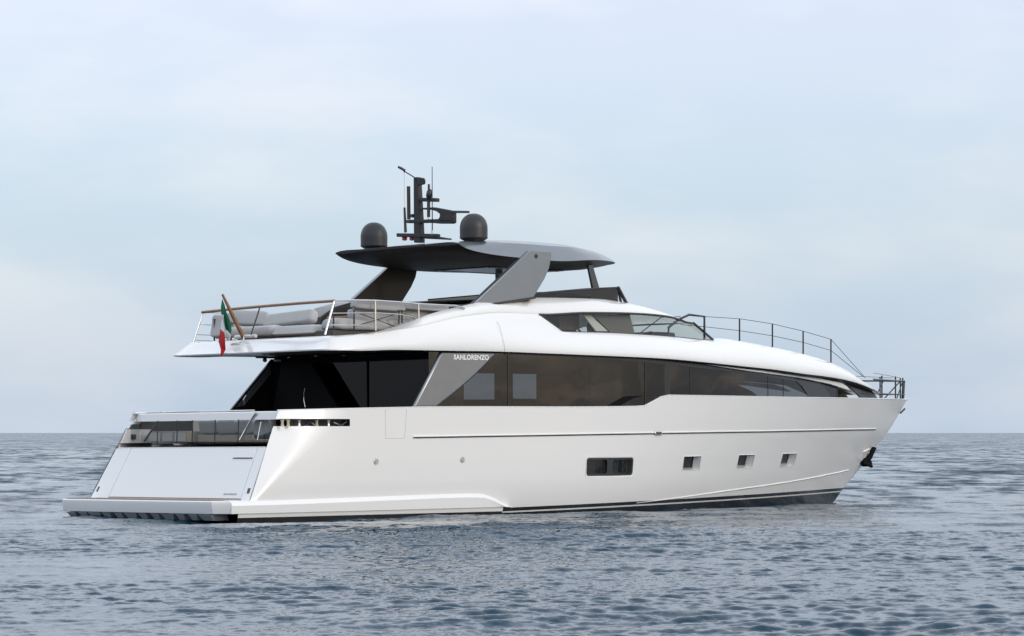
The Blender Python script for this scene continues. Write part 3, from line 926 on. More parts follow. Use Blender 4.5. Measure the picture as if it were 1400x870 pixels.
def shell(side):
    S = []
    for (x, y), (nx, ny) in stern_plan:
        r = []
        for k in range(7):
            zz = 4.175 if k == 0 else 4.205 + max(0, INS[k]) / .47 * .35
            xx = x + nx * INS[k]; yy = y + ny * INS[k]
            if (x, y) == (4.6, -3.30): yy = -yrow(4.6, k); zz = zrow(4.6, k)
            r.append(Vector((xx, -side * yy if side > 0 else yy, zz)))
        S.append(r)
    for X in XA + XB:
        r = []
        for k in range(7):
            xx = X + (OFF3(X) if k == 3 else OFF4(X) if k == 4 else OFF5(X) if k == 5 else (OFF3(X) * .5 if k == 2 else 0))
            r.append(Vector((xx, side * yrow(xx, k), zrow(xx, k))))
        S.append(r)
    nA = len(stern_plan) + len(XA)
    us.grid([list(c) for c in zip(*S)], skip=lambda i, j: i == 3 and j >= nA - 1)
    # coaming inner face down to the flybridge deck and roof over the wheelhouse
    inn = []
    for s_ in S[:len(stern_plan) + 24]:
        t_ = s_[6]
        inn.append([t_, t_ + Vector((.06 if t_.x < 4.6 else 0, -side * .10 if t_.x >= 4.4 else 0, -.01)), Vector((t_.x + (.08 if t_.x < 4.6 else 0), t_.y - side * (.12 if t_.x >= 4.4 else 0), 4.40))])
    us.grid([list(c) for c in zip(*inn)])
    roof = []
    for s_ in S[len(stern_plan) + 22:]:
        t_ = s_[6]; roof.append([t_, Vector((t_.x, t_.y * .8, t_.z + .02)), Vector((t_.x, t_.y * .4, t_.z + .025)), Vector((t_.x, 0, t_.z + .03))])
    us.grid([list(c) for c in zip(*roof)])
    # roof peak in front: brow over the windscreen, bowing forward to the centre line
    e5 = S[-1]
    fr = [[e5[4] * 1 + Vector(((.75 * (1 - q * q)) * 0, 0, 0))] for q in (1,)]
    brow = []
    for k in range(0, 9):
        q = 1 - k / 8
        bow = .62 * (1 - q ** 2)
        lo = Vector((e5[4].x + bow, e5[4].y * q, e5[4].z + .02 * (1 - q)))
        md = Vector((e5[5].x + bow * .9 + .02, e5[5].y * q, e5[5].z + .03 * (1 - q)))
        hi = Vector((e5[6].x + bow * .35, e5[6].y * q, e5[6].z + .03 * (1 - q)))
        brow.append([lo, md, hi])
    us.grid([list(c) for c in zip(*brow)])
    # coachroof forward of the wheelhouse
    base = [S[-1][k] for k in range(4)]
    F = []
    fx = list(np.linspace(18.3, 28.55, 46))
    for X in fx:
        xo3 = X + .34 * max(0, 1 - (X - 18.3) / 1.5)
        ye, ze = YE(X), ZE(X); zc = ZC(X); z3 = ZW3(xo3)
        t = max(0, min(1, (X - 18.3) / 2.2)); t = t * t * (3 - 2 * t)
        xo2 = X + .17 * max(0, 1 - (X - 18.3) / 1.5)
        dz = zc - ze
        a = [Vector((X, side * ye, ze)), Vector((X, side * (ye + .015), ze + (.10 * (z3 - ze) + .03) * (1 - t) + t * min(.10, dz * .2))),
             Vector((xo2, side * ((yrow(xo2, 2)) * (1 - t) + t * ye * .955), zrow(xo2, 2) * (1 - t) + t * (ze + .52 * dz))),
             Vector((xo3, side * (Y3(xo3) * (1 - t) + t * ye * .83), z3 * (1 - t) + t * (ze + .84 * dz)))]
        a += [Vector((X, side * (2.2 * (1 - t) + t * ye * .66), z3 * (1 - t) + .02 + t * (ze + .965 * dz - .02))), Vector((X, side * (1.4 * (1 - t) + t * ye * .42), (z3 + .04) * (1 - t) + t * zc)), Vector((X, 0, (z3 + .05) * (1 - t) + t * (zc + .02)))]
        F.append(a)
    us.grid([list(c) for c in zip(*F)])
    # under-lip of the shell
    return S, F


Sst, Fst = shell(-1)
Spt, Fpt = shell(1)
shell_o = us.build('superstructure', M['white'], yacht, smooth=70)
_key = lambda v: (round(v[0], 4), round(v[1], 4), round(v[2], 4))
_cr = {_key(s_[4]) for S_ in (Sst, Spt) for s_ in S_ if s_[4].x > 5.6}
_me = shell_o.data
_att = _me.attributes.get('sharp_edge') or _me.attributes.new('sharp_edge', 'BOOLEAN', 'EDGE')
_on = [_key(v.co) in _cr for v in _me.vertices]
for e_ in _me.edges:
    if _on[e_.vertices[0]] and _on[e_.vertices[1]]: _att.data[e_.index].value = True
# soffit and ceiling: bridges both lower edges
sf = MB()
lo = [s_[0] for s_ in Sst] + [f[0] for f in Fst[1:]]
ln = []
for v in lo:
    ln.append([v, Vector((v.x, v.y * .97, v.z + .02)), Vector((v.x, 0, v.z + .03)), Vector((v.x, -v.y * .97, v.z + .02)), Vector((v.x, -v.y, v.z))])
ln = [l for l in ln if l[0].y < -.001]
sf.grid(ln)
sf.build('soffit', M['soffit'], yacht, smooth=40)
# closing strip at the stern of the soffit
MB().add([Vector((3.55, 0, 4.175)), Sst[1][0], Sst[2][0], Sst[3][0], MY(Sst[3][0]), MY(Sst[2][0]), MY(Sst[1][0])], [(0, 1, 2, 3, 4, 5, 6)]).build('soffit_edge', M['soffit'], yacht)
# ceiling lights below the overhang
for px, py in ((572, 482), (432, 487), (470, 486.5), (395, 489)):
    p = P(px, py, z=4.165)
    if 3.7 < p.x < 9 and abs(p.y) < 3.3: disc((p.x, p.y, 4.175), .05, (0, .01, -1), 'downlight', M['steel'], yacht, .02)
# flybridge deck
fb = MB()
rows = []
for x in np.linspace(4.0, 12.2, 16):
    y = 2.7 if x < 4.5 else YT(x) - .1
    rows.append([(x, -y, 4.42), (x, 0, 4.43), (x, y, 4.42)])
fb.grid(rows); fb.build('flybridge_deck', M['deck'], yacht)
# black seam line along the lower edge of the shell
for side in (-1, 1):
    pts = [Vector((v.x, side * (-v.y) - side * .03, v.z - .012)) for v in lo if v.x > 6.5]
    MB().tube(pts, .022, 6).build('edge_trim', M['black'], yacht)
# panel seam
sm = [PS(*q, lambda x: YE(x) + .012) for q in ((690, 480), (689, 470))] + [PS(*q, lambda x: .5 * (YE(x) + Y3(x)) + .03) for q in ((686, 458),)] + [PS(683, 446, lambda x: Y3(x) + .02), PS(676, 434, lambda x: Y4(x) + .02)]

seam([v + Vector((0, -.004, 0)) for v in sm], .0045)
# ---------------- wheelhouse glazing
nA = len(stern_plan) + len(XA)
wb = [s_[3] for s_ in Sst[nA - 1:]]; wt = [s_[4] for s_ in Sst[nA - 1:]]


def panelg(b, t, name, m, side=-1, ins=.012):
    f = (lambda v: v) if side < 0 else MY
    return MB().grid([[f(v) + Vector((0, -side * ins, 0)) for v in b], [f(v) + Vector((0, -side * ins, 0)) for v in t]]).build(name, m, yacht, smooth=60)


for side in (-1, 1):
    panelg(wb, wt, 'wheelhouse_window', M['glass_w'], side)
    f = (lambda v: v) if side < 0 else MY
    fm = MB(); fm.tube([f(v) + Vector((0, side * .004, -.012)) for v in wt], .034, 6); fm.tube([f(v) + Vector((0, side * .0, .0)) for v in wb], .016, 6); fm.tube([f(wb[0]), f(wt[0])], .016, 6)
    fm.build('wheelhouse_window_frame', M['black'], yacht)
    # pale slanted pillar behind the glass and dark section
    a, b_ = 0, 0
# front windscreen
fs = []
for k in range(17):
    q = 1 - k / 8
    bw = 1 - q * q
    bt = Vector((wb[-1].x + 1.05 * bw, wb[-1].y * q, wb[-1].z + .10 * bw)); tp = Vector((wt[-1].x + .62 * bw, wt[-1].y * q, wt[-1].z + .01))
    fs.append([bt, tp])
MB().grid([list(c) for c in zip(*fs)]).build('windscreen', M['glass_w'], yacht, smooth=60)
for i in (0, 16):
    q = fs[i]; MB().tube([q[0] + Vector((.02, 0, 0)), q[1] + Vector((.02, 0, 0))], .035, 6).build('windscreen_pillar', M['dark'], yacht)
# wheelhouse interior: floor, console, seats, aft wall
wi = MB(); wi.box(11.6, 19.0, -2.45, 2.45, 4.55, 4.62); wi.build('wheelhouse_floor', M['wood'], yacht)
MB().box(11.4, 11.5, -2.3, 2.3, 4.6, 5.4).build('wheelhouse_bulkhead', M['wood'], yacht)
MB().box(16.9, 17.9, -1.7, 1.7, 4.6, 5.0).build('helm_console', M['dark'], yacht, bevel=.05)
for y in (-.9, .5):
    MB().cushion((15.6, y, 4.95), (.28, 0, 0), (0, .30, 0), (0, 0, .40)).build('helm_seat', M['dark'], yacht)
# pale slanted pillars just inside the glass (seen through it)
for side in (-1, 1):
    f = (lambda v: v) if side < 0 else MY
    q = [P(797, 430, y=-2.5), P(806, 430, y=-2.5), P(831, 453, y=-2.72), P(815, 453, y=-2.72)]
    MB().prism([f(v) for v in q], (0, -side * .05, 0)).build('window_pillar', M['beam'], yacht)
    q = [P(810, 430, y=-2.45), P(861, 430, y=-2.45), P(868, 457, y=-2.6), P(835, 455, y=-2.6)]
    MB().prism([f(v) for v in q], (0, -side * .04, 0)).build('window_screen', M['ceil'], yacht)
for (px0, px1, m_) in ((748, 765, 'wood'), (765, 792, 'beige')):
    q = [P(px0, 430, y=-1.6), P(px1, 430, y=-1.6), P(px1, 451, y=-1.6), P(px0, 451, y=-1.6)]
    MB().prism(q, (0, .06, 0)).build('cabinet', M[m_], yacht)

# ---------------- main deck saloon
CAB = tab((6, 3.30), (14.3, 3.29), (15.2, 3.24), (17, 3.05), (19, 2.76), (21, 2.38), (23, 1.92), (25, 1.42), (26.6, .98), (28, .5))
# glazed side: top follows the soffit, bottom hides behind the bulwark
def wall_pts(px_list, py_list, f=CAB):
    return [PS(a, b_, f) for a, b_ in zip(px_list, py_list)]


xs_g = list(np.linspace(6.9, 25.6, 60))
GT = lambda x: ZE(x) + .02
for side in (-1, 1):
    b = [Vector((x, side * CAB(x), 2.0 if x < 15 else 2.88)) for x in xs_g]; t = [Vector((x, side * CAB(x), GT(x))) for x in xs_g]
    if side < 0:
        MB().grid([b, t]).build('side_window', M['glass_d'], yacht, smooth=60)
# mullions on the glass
def mull(px, w_, name='window_mullion', m='black', y0=486, y1=556, off=.012):
    a = PS(px, y0, lambda x: CAB(x) + off); b = PS(px, y1, lambda x: CAB(x) + off)
    zt = ZE(a.x) + .01
    for side in ((-1, 1) if w_ > .1 else (-1,)):
        f = (lambda v: v) if side < 0 else MY
        q = [Vector((a.x - w_ / 2, a.y, zt)), Vector((a.x + w_ / 2, -CAB(a.x + w_ / 2) - off, zt)), Vector((a.x + w_ / 2, -CAB(a.x + w_ / 2) - off, 2.75)), Vector((a.x - w_ / 2, a.y, 2.75))]
        MB().prism([f(v) for v in q], (0, -side * .01, 0)).build(name, M[m], yacht)


for px, w_ in ((695, .04), (882, .03), (912, .26), (944, .03), (1050, .03), (1071, .03), (1144, .04)):
    mull(px, w_)
# black band above the glass that widens towards the bow and ends in a sweep
top_px = [(690, 485), (760, 487.5), (860, 494), (914, 499), (980, 506), (1050, 515), (1088, 522)]
bnd = [PS(*q, lambda x: CAB(x) + .02) for q in top_px]
for side in (-1, 1):
    f = (lambda v: v) if side < 0 else MY
    bt = tab(*[(v.x, v.z) for v in bnd])
    xs2 = np.linspace(bnd[0].x, bnd[-1].x, 40)
    MB().grid([[f(Vector((x, -CAB(x) - .02, bt(x)))) for x in xs2], [f(Vector((x, -CAB(x) - .02, max(ZE(x) + .03, bt(x) + .01)))) for x in xs2]]).build('window_band', M['black'], yacht, smooth=60)
    q = [PS(*k_, lambda x: CAB(x) + .022) for k_ in ((1087, 520), (1096, 528), (1105, 541), (1105, 548), (1136, 548), (1135, 541), (1130, 533), (1118, 522))]
    MB().add([f(v) for v in q], [tuple(range(len(q)))]).build('window_band_sweep', M['black'], yacht)
    # black lower panel by the step in the bulwark
    q = [PS(*k_, lambda x: CAB(x) + .02) for k_ in ((828, 557), (842, 549), (853, 543), (862, 541.5), (908, 541.5), (925, 541.5), (925, 562), (828, 562))]
    MB().add([f(v) for v in q], [tuple(range(len(q)))]).build('sill_panel', M['matte_k'], yacht)
# white eyebrow fin
eb = [(966, 498.5), (1043, 506.5), (1117, 516.5), (1151, 523.5), (1158, 528), (1163, 534), (1134, 525), (1094, 516.8), (1020, 507)]
ebp = [PS(*k_, lambda x: CAB(x) + .16) for k_ in eb]
for side in (-1, 1):
    f = (lambda v: v) if side < 0 else MY
    MB().prism([f(v) for v in ebp], (0, -side * .12, 0)).build('eyebrow_fin', M['white'], yacht, bevel=.01)
# dark sloping front pillar
for side in (-1, 1):
    f = (lambda v: v) if side < 0 else MY
    q = [PS(*k_, lambda x: CAB(x) + .10) for k_ in ((1153, 521), (1172, 525), (1192, 534), (1199.5, 544), (1197, 549), (1180, 549), (1174, 541))]
    MB().prism([f(v) for v in q], (0, -side * .06, 0)).build('front_pillar', M['dark'], yacht, bevel=.01)

# saloon interior
MB().box(7.3, 19.5, -2.2, 3.1, 2.02, 2.06).build('saloon_floor', M['wood'], yacht)
cb = MB()
wz = (3.11, 3.90)
ops = [(13.0, 15.41), (16.1, 16.96)]
pts = [7.25, *[v for o_ in ops for v in o_], 24.0]
YP = lambda x: min(3.2, CAB(x) - .02)
for i in range(0, len(pts) - 1):
    a, b_ = pts[i], pts[i + 1]
    seg = np.linspace(a, b_, 8)
    if i % 2 == 0:
        cb.grid([[(x, YP(x), 2.05) for x in seg], [(x, YP(x), GT(x)) for x in seg]])
    else:
        cb.grid([[(x, YP(x), 2.05) for x in seg], [(x, YP(x), wz[0] + .0) for x in seg]])
        cb.grid([[(x, YP(x), wz[1]) for x in seg], [(x, YP(x), GT(x)) for x in seg]])
cb.build('port_wall', M['wood'], yacht)
for a, b_ in ops:
    MB().add([(a, YP(a) + .01, wz[0]), (b_, YP(b_) + .01, wz[0]), (b_, YP(b_) + .01, wz[1]), (a, YP(a) + .01, wz[1])], [(0, 1, 2, 3)]).build('port_window', M['glass_c'], yacht)
MB().box(17.8, 17.9, -2.4, 2.9, 2.05, 4.1).build('saloon_bulkhead', M['wood'], yacht)
MB().box(10.2, 12.6, .6, 1.5, 2.06, 2.75).build('sideboard', M['wood'], yacht, bevel=.02)

# aft bulkhead of the saloon with sliding glass doors
DX = 7.2
MB().add([(DX, -3.26, 1.95), (DX, 3.2, 1.95), (DX, 3.2, 4.2), (DX, -3.26, 4.2)], [(0, 1, 2, 3)]).build('saloon_door', M['glass_k'], yacht)
for y in (-3.2, -.6, 2.2):
    MB().box(DX - .03, DX - .01, y - .02, y + .02, 1.95, 4.18).build('door_frame', M['matte_k'], yacht)
MB().box(DX - .06, DX - .01, -3.26, 3.2, 4.02, 4.19).build('door_header', M['matte_k'], yacht)

# port wing: dark glazed screen under the overhang
q = [P(372, 493, y=3.15), P(315.5, 561, y=3.15), P(315.5, 566, y=3.15), Vector((7.3, 3.15, 2.7)), Vector((7.3, 3.15, 4.17))]
q[0].z = 4.17
wg = MB().prism(q, (0, .06, 0)).build('port_wing', M['black'], yacht)
q = [P(370.5, 496.5, y=3.13), P(323, 556, y=3.13), P(333, 556, y=3.13), P(370, 512, y=3.13)]
MB().add(q, [(0, 1, 2, 3)]).build('wing_glass', mat('blue_grey_tint', (.10, .12, .16), .2, coat=.5), wg)
q = [P(385, 496, x=6.8), P(424, 496, x=6.8), P(462, 558, x=6.8), P(458, 566, x=6.8), P(372, 566, x=6.8)]
MB().prism(q, (.08, 0, 0)).build('stair_screen', M['matte_k'], yacht)
MB().tube([P(417, 531, x=6.7), P(415.5, 538, x=6.7), P(415.5, 547, x=6.7), P(417.5, 557, x=6.7)], .016, 6).build('stair_handle', M['steel'], yacht)
q = P(330, 551, y=2.9)
MB().tube([P(337, 541, y=3.0), P(333, 547, y=3.0), P(334, 552, y=3.0), P(330, 556, y=3.0)], .02, 6).build('wing_cleat', M['steel'], yacht)
disc(P(364, 492.5, y=3.1), .06, (-1, 0, 0), 'flood_light', M['black'], yacht, .1)
MB().box(7.0, 7.25, 2.9, 3.05, 4.10, 4.16).build('flood_lamp', M['white2'], yacht, bevel=.02)

# starboard and port fins between overhang and bulwark
fp = [(604, 483), (681.5, 484.5), (597, 557), (565, 557.5)]
FINY = 3.37
fq = [P(*k_, y=-FINY) for k_ in fp]
fq[0].z = ZE(fq[0].x) - .01; fq[1].z = ZE(fq[1].x) - .01
# gently curved forward edge
edge = []
for k in range(9):
    t = k / 8; v = fq[1].lerp(fq[2], t); v = v + Vector((.10, 0, -.05)) * math.sin(math.pi * t) * .7; edge.append(v)
fin_poly = [fq[0]] + edge + [fq[3]]
fin = MB().prism(fin_poly, (0, .14, 0)).build('side_fin', M['silver'], yacht, bevel=.055, smooth=30)
MB().prism([MY(v) for v in fin_poly], (0, -.14, 0)).build('side_fin', M['silver'], yacht, bevel=.055, smooth=30)
pa = P(565, 557, y=-FINY); MB().box(pa.x + .1, pa.x + 1.0, -3.36, -3.25, 2.76, 2.815).build('fin_foot', M['black'], yacht)


def writing(txt, pa, pb, ztop_ratio, m, parent, thick=.004, off=.02, slope=None, bold=.02):
    cu = bpy.data.curves.new('tmp', 'FONT'); cu.body = txt; cu.size = 1; cu.offset = bold; cu.extrude = .01; cu.space_character = 1.08
    o = bpy.data.objects.new('tmp', cu); COL.objects.link(o)
    bpy.context.view_layer.update()
    dg = bpy.context.evaluated_depsgraph_get()
    me = bpy.data.meshes.new_from_object(o.evaluated_get(dg)); bpy.data.objects.remove(o)
    xs = [v.co.x for v in me.vertices]; ysv = [v.co.y for v in me.vertices]
    return me, min(xs), max(xs), min(ysv), max(ysv)


def put_text(txt, c00, ux, uy, width, height, nrm, name, m, parent, bold=.02):
    me, xa, xb, ya, yb = writing(txt, 0, 0, 0, m, parent, bold=bold)
    c00, ux, uy, nrm = Vector(c00), Vector(ux).normalized(), Vector(uy).normalized(), Vector(nrm).normalized()
    for v in me.vertices:
        a = (v.co.x - xa) / (xb - xa) * width; b_ = (v.co.y - ya) / (yb - ya) * height
        c = v.co.z
        v.co = c00 + ux * a + uy * b_ + nrm * (.004 + (c + .01) * .2)
    me.name = name; me.materials.clear(); me.materials.append(m)
    o = bpy.data.objects.new(name, me); COL.objects.link(o); o.parent = parent
    return o


ta, tb_ = P(620, 492, y=-FINY), P(668, 492.6, y=-FINY)
put_text('SANLORENZO', ta, tb_ - ta, (0, 0, 1), (tb_ - ta).length, .135, (0, -1, 0), 'lettering', M['letter'], fin, bold=.042)
# small builder's lettering on the stern door
tl = Vector((TX(.62), -2.15, .62)) + TN * .002
put_text('SANLORENZO', tl, (0, -1, 0), (.466, 0, .885), .52, .042, TN, 'lettering', M['seam'], tr, bold=.02)

# ---------------- cockpit furniture (things of their own)
ck = thing('cockpit_sofa', (2.9, -.2, 1.92), 'long grey sofa behind the glass panels across the stern', 'sofa')
B0 = (2.9, -.2, 1.92)
MB().box(2.75, 3.55, -1.3, .95, 1.93, 2.10).build('base', M['beige'], ck, base=B0, bevel=.02)
for i, y in enumerate((-1.0, -.25, .5)):
    MB().cushion((3.2, y, 2.17), (.36, 0, 0), (0, .36, 0), (0, 0, .09)).build('seat_cushion', M['cushion'], ck, base=B0)
    MB().cushion((2.82, y, 2.30), (.09, 0, 0), (0, .37, 0), (0, 0, .17)).build('back_cushion', M['cushion'], ck, base=B0)
B0 = (2.75, 1.9, 1.92)
cb2 = thing('cockpit_cabinet', B0, 'low beige cabinet with square panels behind the stern glass near the port handrail', 'cabinet')
MB().box(2.5, 3.2, 1.05, 2.6, 1.93, 2.20).build('carcass', M['beige'], cb2, base=B0, bevel=.01)
for y in (1.1, 1.62, 2.14):
    MB().box(2.47, 2.495, y, y + .42, 1.95, 2.17).build('panel', M['beam'], cb2, base=B0)
B0 = (2.6, -2.0, 1.92)
ch = thing('cockpit_armchair', B0, 'dark armchair behind the stern glass by the starboard handrail', 'armchair')
MB().cushion((2.75, -2.0, 2.08), (.3, 0, 0), (0, .3, 0), (0, 0, .1)).build('seat', M['dark'], ch, base=B0)
MB().cushion((2.5, -2.0, 2.26), (.07, 0, 0), (0, .3, 0), (0, 0, .2)).build('backrest', M['cushion'], ch, base=B0)

# ---------------- flybridge: rails
RS = -3.0
tR = lambda px, py, y: P(px, py, y=y)
pc = P(277, 427, y=2.95); sc_ = P(457, 411.5, y=-2.95)
# teak cap across the stern
MB().tube([pc, pc.lerp(sc_, .25) + Vector((-.05, 0, .01)), pc.lerp(sc_, .5) + Vector((-.07, 0, .012)), pc.lerp(sc_, .75) + Vector((-.05, 0, .01)), sc_], .052, 8, flat=.75).build('teak_rail', M['teak'], yacht, smooth=60)
post = MB
for a, b_ in (((277, 428), (263.5, 470.5)),):
    MB().tube([P(*a, y=2.95), P(*b_, y=2.95)], .026, 8).build('rail_post', M['steel'], yacht, smooth=60)
MB().tube([P(457, 412, y=-2.95), P(444.5, 457.5, y=-2.98)], .030, 8).build('rail_post', M['steel'], yacht, smooth=60)
tmid = pc.lerp(sc_, .43)
MB().tube([P(355, 421.5, x=4.3), P(343, 458, x=4.1)], .018, 8).build('rail_post', M['dark'], yacht, smooth=60)
# starboard rail running forward
sr = [P(*q, y=-2.93) for q in ((457, 411.3), (480, 410.8), (513, 411.3), (545, 413.2), (572, 415.8), (600, 417.2), (622, 418), (631, 420), (635, 422))]
MB().tube(sr, .026, 8).build('side_rail', M['steel'], yacht, smooth=60)
for a, b_ in (((513, 411.5), (513.5, 452.5)), ((572, 416), (572.5, 437))):
    MB().tube([P(*a, y=-2.93), P(*b_, y=-2.93)], .026, 8).build('rail_post', M['steel'], yacht, smooth=60)
for q in (((455, 428.5), (513, 428), (548, 430), (562, 432.5), (570, 436)), ((451, 444.5), (500, 444.5), (512, 446))):
    MB().tube([P(*k_, y=-2.93) for k_ in q], .014, 6).build('side_rail', M['steel'], yacht, smooth=60)
# dark inner posts with crossed wires
for px, y0_, y1_ in ((456, 414, 449), (484, 424, 452), (545.5, 424, 443), (549.5, 424, 442)):
    MB().tube([P(px, y0_, y=-2.80), P(px, y1_, y=-2.80)], .022, 6).build('inner_post', M['black'], yacht)
for a, b_ in (((490, 428), (541, 447)), ((490, 445), (538, 430.5)), ((552, 429), (570, 437))):
    MB().tube([P(*a, y=-2.82), P(*b_, y=-2.82)], .012, 6).build('wire_brace', M['black'], yacht)
# port side rail lines and gate frame
pr_ = [pc, pc + Vector((1.6, .0, -.01)), pc + Vector((3.2, 0, -.05)), pc + Vector((5.0, -.05, -.1))]
MB().tube(pr_, .02, 6).build('side_rail', M['steel'], yacht, smooth=60)
for dz in (-.33, -.6, -.75):
    v = pc.lerp(P(263.5, 470.5, y=2.95), -dz / .85); MB().tube([v, v + Vector((1.5, -.02, -.02))], .010, 6).build('rail_wire', M['steel'], yacht)
MB().tube([P(293, 467, y=2.75), P(293, 437, y=2.75), P(315, 436, y=2.75), P(316, 466, y=2.75)], .028, 6).build('gate_frame', M['dark'], yacht)
# flagstaff
fs_top, fs_bot = P(304, 402.5, x=3.35), P(333, 462, x=3.95)
stf = MB().tube([fs_bot, fs_bot.lerp(fs_top, .5), fs_top], [.062, .055, .032], 8).build('flagstaff', M['teak'], yacht, smooth=60)
MB().tube([P(334, 458, x=3.9), P(333, 466, x=3.88), P(326, 470.5, x=3.75), P(316, 472, x=3.7)], .024, 6).build('staff_bracket', M['steel'], stf)
MB().cushion(P(322, 470.5, x=3.70), (.03, 0, 0), (0, .19, 0), (0, 0, .035), .8).build('courtesy_lamp', M['white2'], yacht)
MB().tube([P(322, 461, x=4.2), P(350, 459.5, x=4.2)], .05, 8).build('bollard', M['white2'], yacht)

# flag: three bands hanging in folds from the staff
B0 = fs_top
fl = thing('flag', B0, 'green white and red tricolour flag hanging limp from the wooden flagstaff', 'flag')
c3 = lambda u, v: (230 + u / 6.364, 390 + v / 6.364)
gr = [(470, 118), (492, 175), (502, 225), (522, 268), (538, 310), (552, 390), (546, 432), (520, 405), (500, 385), (488, 345), (482, 262), (470, 250), (461, 243), (459, 190)]
wh = [(461, 243), (470, 250), (482, 262), (488, 345), (500, 385), (520, 405), (546, 432), (538, 462), (515, 480), (495, 450), (488, 412), (470, 396), (456, 380), (462, 330), (470, 290)]
rd = [(456, 380), (470, 396), (488, 412), (495, 450), (496, 500), (500, 560), (480, 600), (456, 626), (457, 560), (438, 492), (448, 430)]
fm_ = MB()
for mi, pl in enumerate((gr, wh, rd)):
    v3 = []
    for (u, v) in pl:
        dep = .05 * math.sin(u * .09 + v * .012) + .03 * math.sin(v * .035)
        v3.append(P(*c3(u, v), x=3.42 + dep))
    cx = sum(u for u, v in pl) / len(pl); cy = sum(v for u, v in pl) / len(pl)
    cen = P(*c3(cx, cy), x=3.42 + .07)
    n = len(v3)
    fm_.add(v3 + [cen], [(i, (i + 1) % n, n) for i in range(n)], mi)
fo = fm_.build('cloth', [M['green'], M['flagwhite'], M['flagred']], fl, base=B0, smooth=60, solid=.006)

# ---------------- flybridge seating (things of their own)
def B(px, py, y): return P(px, py, y=y)


B0 = (5.6, .4, 4.43)
sp_ = thing('sunpad', B0, 'wide light grey sunpad with upright back cushions behind the teak rail', 'sunpad')
MB().prism([P(325, 462, x=4.55), P(445, 455.5, x=4.55), P(445, 459, x=4.55), P(325, 466, x=4.55)], (1.8, 0, 0)).build('base', M['black'], sp_, base=B0)
for (pa_, pb_, zc_) in (((313, 463), (372, 444), 0), ((372, 460), (430, 443), 0)):
    a = P(*pa_, x=4.5); b_ = P(*pb_, x=4.5)
    MB().cushion(((a + b_) / 2 + Vector((.85, 0, 0))), (.9, 0, 0), (0, abs(a.y - b_.y) / 2 + .05, 0), (0, 0, abs(b_.z - a.z) / 2), .22).build('mattress', M['cushion_l'], sp_, base=B0)
for (pa_, pb_, t_) in (((293, 462), (318, 431), 0), ((316, 447), (369, 424), .05), ((366, 446), (429, 426), -.04)):
    a = P(*pa_, x=4.85); b_ = P(*pb_, x=4.85)
    MB().cushion((a + b_) / 2, (.11, 0, -.05), (0, abs(a.y - b_.y) / 2, t_), (.05, t_, abs(b_.z - a.z) / 2), .24).build('back_cushion', M['cushion_l'], sp_, base=B0)
B0 = (7.0, -2.3, 4.43)
so = thing('deck_sofa', B0, 'grey sofa with long back cushion along the starboard flybridge rail', 'sofa')
for (pa_, pb_, y_, th) in (((484, 423), (548, 412.5), -2.62, .16), ((546, 424), (609, 416), -2.62, .16)):
    a = P(*pa_, y=y_); b_ = P(*pb_, y=y_)
    MB().cushion((a + b_) / 2, ((b_.x - a.x) / 2 + .04, 0, -.02), (0, th, 0), (0, 0, abs(b_.z - a.z) / 2), .26).build('back_cushion', M['cushion'], so, base=B0)
for (pa_, pb_, y_) in (((481, 439), (548, 425), -2.40), ((548, 440), (610, 425), -2.40)):
    a = P(*pa_, y=y_); b_ = P(*pb_, y=y_)
    MB().cushion((a + b_) / 2, ((b_.x - a.x) / 2 + .04, 0, 0), (0, .14, 0), (0, 0, abs(b_.z - a.z) / 2), .22).build('backrest', M['cushion'], so, base=B0)
for (pa_, pb_, y_) in (((450, 452), (520, 437), -2.25), ((520, 452), (560, 438), -2.25)):
    a = P(*pa_, y=y_); b_ = P(*pb_, y=y_)
    MB().cushion((a + b_) / 2, ((b_.x - a.x) / 2 + .04, 0, 0), (0, .4, 0), (0, 0, abs(b_.z - a.z) / 2), .3).build('seat_cushion', M['cushion'], so, base=B0)
a = P(452, 457, y=-2.5); b_ = P(500, 453, y=-2.5)
MB().box(a.x, b_.x + 1.2, -2.6, -1.9, 4.44, a.z + .10).build('base', M['wood'], so, base=B0, bevel=.02)
B0 = (7.6, .9, 4.43)
tb = thing('deck_table', B0, 'low wooden table beside the far flybridge sofa', 'table')
a = P(463, 434, y=.6); MB().box(a.x, a.x + 1.2, .1, 1.1, a.z - .04, a.z + .03).build('tabletop', M['teak'], tb, base=B0, bevel=.01)
for dx_ in (.2, 1.0):
    for yy in (.25, .95): MB().box(a.x + dx_ - .03, a.x + dx_ + .03, yy - .03, yy + .03, 4.435, a.z - .04).build('leg', M['dark'], tb, base=B0)
# dark cabinets / grill units further in
B0 = (8.4, 1.6, 4.43)
br = thing('bar_unit', B0, 'dark bar counter on the flybridge below the far hardtop leg', 'bar counter')
MB().prism([P(437, 434, y=1.6), P(457, 420, y=1.6), P(486, 412, y=1.6), P(479, 424, y=1.6), P(470, 436, y=1.6), P(440, 455, y=1.6)], (0, .8, 0)).build('counter', M['dark'], br, base=B0, bevel=.02)
# dark helm coaming visible below hardtop
hc = MB(); q = [P(556, 413, y=1.9), P(600, 411, y=1.9), P(690, 408, y=1.9), P(690, 425, y=1.9), P(556, 425, y=1.9)]
hc.prism(q, (0, .15, 0)); hc.build('inner_coaming', M['dark'], yacht, bevel=.01)
q = [P(603, 424, y=-2.6), P(612, 417, y=-2.6), P(640, 416, y=-2.6), P(720, 404, y=-2.6), P(720, 415, y=-2.6), P(640, 424, y=-2.6)]
MB().prism(q, (0, .12, 0)).build('inner_coaming', M['dark'], yacht, bevel=.01)

